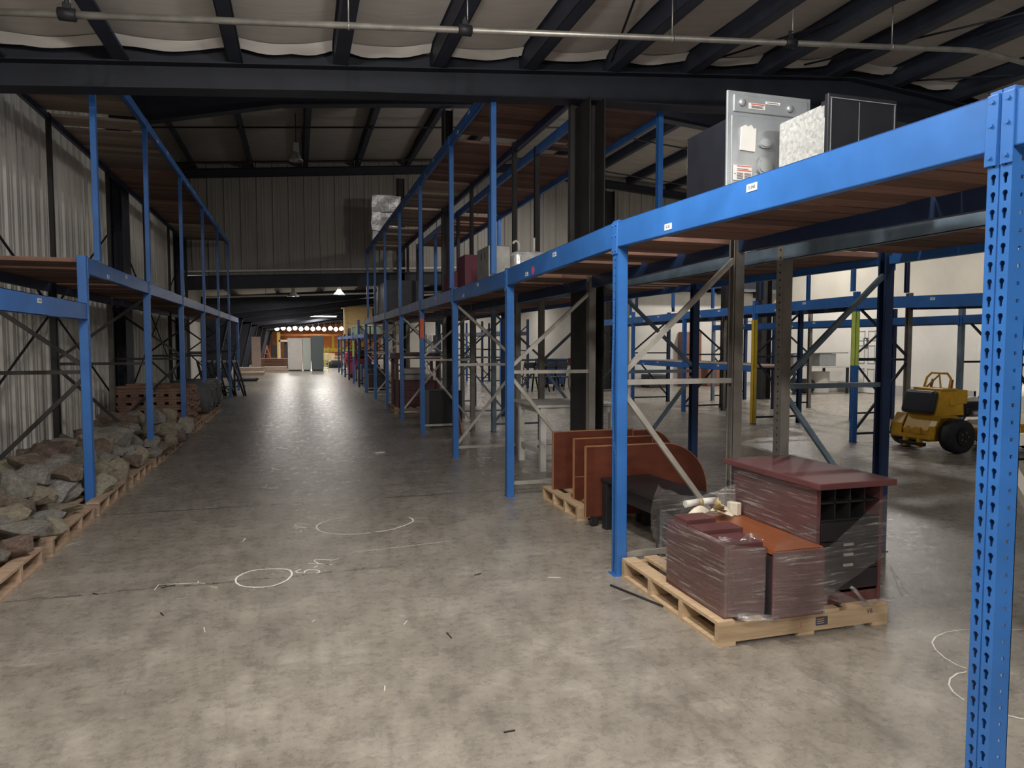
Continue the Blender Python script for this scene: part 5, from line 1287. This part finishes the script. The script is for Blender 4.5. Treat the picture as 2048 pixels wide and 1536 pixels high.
# board, pallets and timber on the left
solo('wall_board', MB().b2(-2.45, -1.98, 42.0, 42.08, 0.0, 1.85), 'pink_board', 'tall pinkish board standing left of the timber piles', 'board', (-2.2, 42.04, 0))
for k, (x, y, w_, l_, z) in enumerate(((-2.2, 35.8, 1.3, 1.4, 0.0), (-2.25, 38.2, 1.3, 1.5, 0.0), (-2.25, 38.2, 1.2, 1.3, 0.14), (-1.15, 39.0, 1.3, 1.6, 0.0), (-1.15, 39.0, 1.2, 1.5, 0.14))):
    lbs = ['grey-brown pallet lying nearest on the far left floor', 'lower pallet of the left far pile', 'upper pallet of the left far pile', 'lower pallet of the pile before the timber', 'upper pallet of the pile before the timber']
    t = thing('wooden_pallet', lbs[k], 'pallet', (x, y, z))
    obj('deck_board', MB().box((0, 0, 0.12), (w_, l_, 0.03)), 'grey_deck_wood', t)
    for q in (-1, 0, 1): obj('stringer', MB().box((0, q * (l_ / 2 - 0.03), 0.053), (w_, 0.05, 0.105)), 'grey_deck_wood', t)
t = thing('floor_jack_frame', 'flat black metal frame lying on the floor near the left row end', 'metal frame', (-2.0, 30.2, 0))
m = MB(); m.box((0, -0.5, 0.04), (0.9, 0.12, 0.08)).box((0, 0.5, 0.04), (0.9, 0.12, 0.08)).box((-0.4, 0, 0.04), (0.12, 0.9, 0.08)); obj('frame', m, 'black_iron', t); obj('plate', MB().box((0.1, 0.1, 0.09), (0.5, 0.4, 0.02)), 'cabinet_grey', t)
z = 0.0; lay = 0
for lay in range(8):
    for k in range(3):
        o = obj('timber_board', cached(('farb', lay % 2), lambda: MB().box((0, 0, 0), (1.5, 0.28, 0.055)).mesh('timber_board', 'timber_red')), None, None, (-1.3 + rr.uniform(-0.06, 0.06), 42.6 + k * 0.4, 0.04 + lay * 0.078))
        tag(o, 'reddish plank in the stickered pile left of the wrapped cabinet', 'timber board', 'planks in the far timber pile')
    for q in (-0.6, 0.6):
        if lay < 7:
            o = obj('spacer_stick', cached('stick', lambda: MB().box((0, 0, 0), (0.05, 1.1, 0.022)).mesh('spacer_stick', 'timber_red')), None, None, (-1.3 + q, 43.0, 0.04 + lay * 0.078 + 0.039))
            tag(o, 'spacer stick between planks of the far timber pile', 'stick', 'spacer sticks in the far timber pile')
t = thing('saw_horse', 'reddish frame leaning beside the pinkish board', 'frame', (-1.85, 45.5, 0))
obj('leg', MB().bar((-0.25, 0, 0), (0.05, 0.1, 1.35), 0.06, 0.06).bar((0.4, 0, 0), (0.05, 0.1, 1.35), 0.06, 0.06), 'red_brown', t); obj('rail', MB().bar((-0.12, 0, 0.5), (0.28, 0, 0.5), 0.05, 0.05).bar((-0.05, 0, 0.85), (0.2, 0, 0.85), 0.05, 0.05), 'red_brown', t)
t = thing('lift_mast', 'yellow lift mast before the orange wall, left of the cabinets', 'lift', (-1.35, 56, 0))
obj('mast', MB().box((0, 0, 1.15), (0.22, 0.2, 2.3)), 'yellow_paint', t); obj('carriage', MB().box((-0.35, 0, 0.9), (0.4, 0.3, 0.9), 0, 0.03).box((-0.5, 0, 1.6), (0.12, 0.12, 1.0)), 'black_iron', t); obj('base', MB().box((-0.2, 0, 0.1), (1.0, 0.8, 0.2)), 'black_iron', t)
t = thing('door_unit', 'white-framed doorway unit behind the timber pile', 'door frame', (-0.7, 52, 0))
obj('frame', MB().box((-0.5, 0, 0.85), (0.12, 0.12, 1.7)).box((0.5, 0, 0.85), (0.12, 0.12, 1.7)).box((0, 0, 1.65), (1.1, 0.12, 0.14)), 'white_paint', t); obj('panel', MB().box((0.1, 0.05, 0.8), (0.6, 0.04, 1.5)), 'charcoal_hood', t)
t = thing('gantry_hoist', 'yellow gantry frame before the orange wall, right of the grey cabinet', 'gantry', (2.9, 58, 0))
obj('cross_beam', MB().box((0, 0, 0.95), (2.2, 0.2, 0.3)), 'yellow_paint', t)
for x in (-0.2, 0.55): obj('upright', MB().box((x, 0, 1.55), (0.16, 0.16, 1.0)), 'yellow_paint', t)
for x in (-1.0, 1.0): obj('leg', MB().box((x, 0, 0.45), (0.16, 0.3, 0.9)), 'yellow_paint', t)
for k, (x, y, w_, h) in enumerate(((2.2, 48, 1.3, 0.42), (2.9, 50, 1.2, 0.6), (1.9, 53, 1.1, 0.75), (3.2, 47, 0.8, 0.35))):
    solo('lumber_stack', MB().box((x, y, h / 2), (w_, 1.2, h), 0.1 * k), 'pallet_wood', ['low pale lumber stack right of the yellow ladder', 'pale lumber stack behind the low one', 'tallest pale lumber stack below the gantry', 'small pale lumber stack by the right rack'][k], 'lumber stack', (x, y, 0))
solo('tarp_heap', MB().box((2.15, 44.5, 0.22), (0.9, 0.8, 0.44), 0.3, 0.18), 'charcoal_hood', 'dark heap of tarp beyond the ladder', 'tarp', (2.15, 44.5, 0))
for k in range(14):
    x = -1.55 + k * 0.46
    if x > 4.5: break
    t = thing('pendant_lamp', 'white globe lamp in the lit row across the far end', 'lamp', (x, 60 + 0.4 * (k % 3), 2.62 + 0.06 * (k % 2)), 0, 'lit globe lamps across the far end')
    obj('shade', MB().lathe([(0.03, 0.17), (0.10, 0.13), (0.17, 0.04), (0.17, -0.04), (0.10, -0.13), (0.03, -0.15)], (0, 0, 0), 'Z', 14), 'lamp_glow', t)
    obj('cord', MB().tube([(0, 0, 0.17), (0, 0, zT(x) + 0.2 - t.location.z)], 0.012, 6), 'black_iron', t)
solo('fascia_board', MB().b2(-1.6, 4.9, 59.9, 60.605, 2.05, 2.22), 'orange_brick', 'orange-brown boarded header under the row of globe lamps', 'header', (1.6, 60.4, 2.05))
solo('room_screen', MB().b2(-1.0, 4.9, 60.6, 60.8, 0.0, 2.05), 'orange_brick', 'orange-brown boarded screen behind the far cabinets', 'screen', (1.9, 60.7, 0))

# ================================================================ MARKS AND SCRAPS ON THE FLOOR
CHALK=[
  [(-0.065, 4.802), (-0.06, 4.861), (-0.073, 4.923), (-0.099, 4.956), (-0.144, 4.979), (-0.211, 4.994), (-0.277, 4.999), (-0.327, 4.984), (-0.374, 4.939), (-0.402, 4.88), (-0.409, 4.824), (-0.4, 4.764), (-0.375, 4.707), (-0.335, 4.666), (-0.286, 4.641), (-0.231, 4.628), (-0.177, 4.634), (-0.13, 4.671), (-0.089, 4.727), (-0.065, 4.802)] ,
  [(0.4, 6.315), (0.319, 6.275), (0.241, 6.249), (0.172, 6.176), (0.13, 6.089), (0.124, 6.006), (0.141, 5.915), (0.179, 5.841), (0.239, 5.787), (0.309, 5.748), (0.378, 5.72), (0.45, 5.717), (0.542, 5.728)] ,
  [(0.579, 5.739), (0.654, 5.749), (0.734, 5.792), (0.819, 5.862), (0.888, 5.939), (0.929, 6.008), (0.927, 6.092), (0.909, 6.14)] ,
  [(-0.003, 4.927), (-0.04, 4.887), (-0.025, 4.858), (0.019, 4.838), (0.021, 4.879), (0.042, 4.898), (0.079, 4.892), (0.111, 4.862), (0.116, 4.826), (0.092, 4.808)] ,
  [(0.081, 4.937), (0.109, 4.975)] ,
  [(0.047, 5.042), (0.202, 4.968)] ,
  [(0.187, 4.973), (0.112, 5.022), (0.087, 5.084), (0.095, 5.12), (0.138, 5.115), (0.184, 5.093), (0.207, 5.067), (0.191, 5.053), (0.203, 5.076), (0.255, 5.094)] ,
  [(-0.096, 5.924), (-0.052, 5.933), (-0.007, 5.905), (0.006, 5.93), (-0.007, 5.963)] ,
  [(-0.043, 6.019), (-0.02, 6.05)] ,
  [(-0.066, 6.086), (0.052, 6.035)] ,
  [(0.048, 6.044), (-0.034, 6.1), (-0.046, 6.15), (-0.016, 6.18), (0.04, 6.155), (0.063, 6.117), (0.077, 6.144)] ,
  [(-0.874, 4.77), (-0.866, 4.872), (-0.755, 4.849), (-0.636, 4.832), (-0.589, 4.808)] ,
  [(-0.635, 4.822), (-0.635, 4.872)] ,
  [(-0.45, 5.729), (-0.427, 5.755), (-0.417, 5.852)] ,
  [(-1.719, 5.992), (-1.637, 6.107)] ,
  [(0.356, 5.222), (0.613, 5.25), (0.876, 5.281), (1.1, 5.301)] ,
  [(3.408, 2.843), (3.335, 2.853), (3.248, 2.851), (3.154, 2.822), (3.077, 2.773), (3.021, 2.7), (2.984, 2.614), (2.973, 2.537), (2.987, 2.499)] ,
  [(2.954, 2.471), (2.898, 2.471), (2.821, 2.441), (2.765, 2.397), (2.725, 2.34), (2.708, 2.27)] ,
  [(3.567, 2.795), (3.68, 2.755)] ,
  [(2.736, 2.146), (2.769, 2.119), (2.803, 2.084)] ,
]

def ribbon(m, pts, wd):
    pts = [Vector((x, y, 0.0)) for x, y in pts]; n = len(pts); L, R_ = [], []
    for i, p in enumerate(pts):
        d = (pts[min(i + 1, n - 1)] - pts[max(i - 1, 0)]).normalized(); s = Vector((-d.y, d.x, 0)) * wd * (0.75 + 0.5 * abs(noise.noise((i * 0.9, p.x * 5, p.y * 5)))) / 2
        L.append(m.bm.verts.new(p + s + Vector((0, 0, 0.0012)))); R_.append(m.bm.verts.new(p - s + Vector((0, 0, 0.0012))))
    for i in range(n - 1): m.bm.faces.new((L[i], L[i + 1], R_[i + 1], R_[i]))
def chalk(idx, label, wd=0.010):
    m = MB()
    for i in idx: ribbon(m, CHALK[i], wd)
    return solo('chalk_mark', m, 'chalk', label, 'chalk mark')
chalk([0], 'small white chalk oval on the aisle floor, nearest the camera', 0.014)
chalk([1, 2], 'wide white chalk oval farther up the aisle floor', 0.014)
chalk([3, 4, 5, 6], 'chalk figures written beside the small oval', 0.012)
chalk([7, 8, 9, 10], 'chalk figures written beside the wide oval', 0.013)
chalk([11, 12], 'thin chalk line running left from the small oval', 0.008)
chalk([13], 'short curved chalk stroke left of the wide oval', 0.008)
chalk([14], 'short chalk tick near the left pallets', 0.010)
chalk([15], 'long straight chalk line below the wide oval', 0.006)
chalk([16, 17], 'large looping chalk line behind the nearest right post', 0.008)
chalk([18, 19], 'chalk lines right of the nearest blue post', 0.008)
r8 = random.Random(21)
for k in range(26):
    x, y = r8.uniform(-1.5, 3.0), r8.uniform(1.7, 5.5)
    if x > 1.7 and y > 2.4: continue
    a = r8.uniform(0, PI); L = r8.uniform(0.02, 0.09)
    o = obj('wood_splinter', cached(('spl', k % 4), lambda: MB().box((0, 0, 0.0025), (0.06, 0.006, 0.004)).mesh('wood_splinter', ['brown_steel', 'cream_scrap', 'brown_steel', 'cream_scrap'][k % 4])), None, None, (x, y, 0.0006)); o.rotation_euler = (0, 0, a); o.scale = (L / 0.06, 1, 1)
    tag(o, 'tiny splinter of wood lying on the near concrete floor', 'splinter', 'wood splinters on the near floor')
solo('wood_stick', MB().bar((1.86, 4.02, 0.006), (2.0, 3.60, 0.006), 0.012, 0.01), 'brown_steel', 'thin dark stick on the floor beside the clean pallet', 'stick', (1.93, 3.8, 0))
solo('paper_scrap', MB().box((1.06, 9.9, 0.006), (0.14, 0.07, 0.01), 0.3), 'sticker_white', 'white paper scrap on the aisle floor below the orange-taped post', 'paper', (1.06, 9.9, 0))
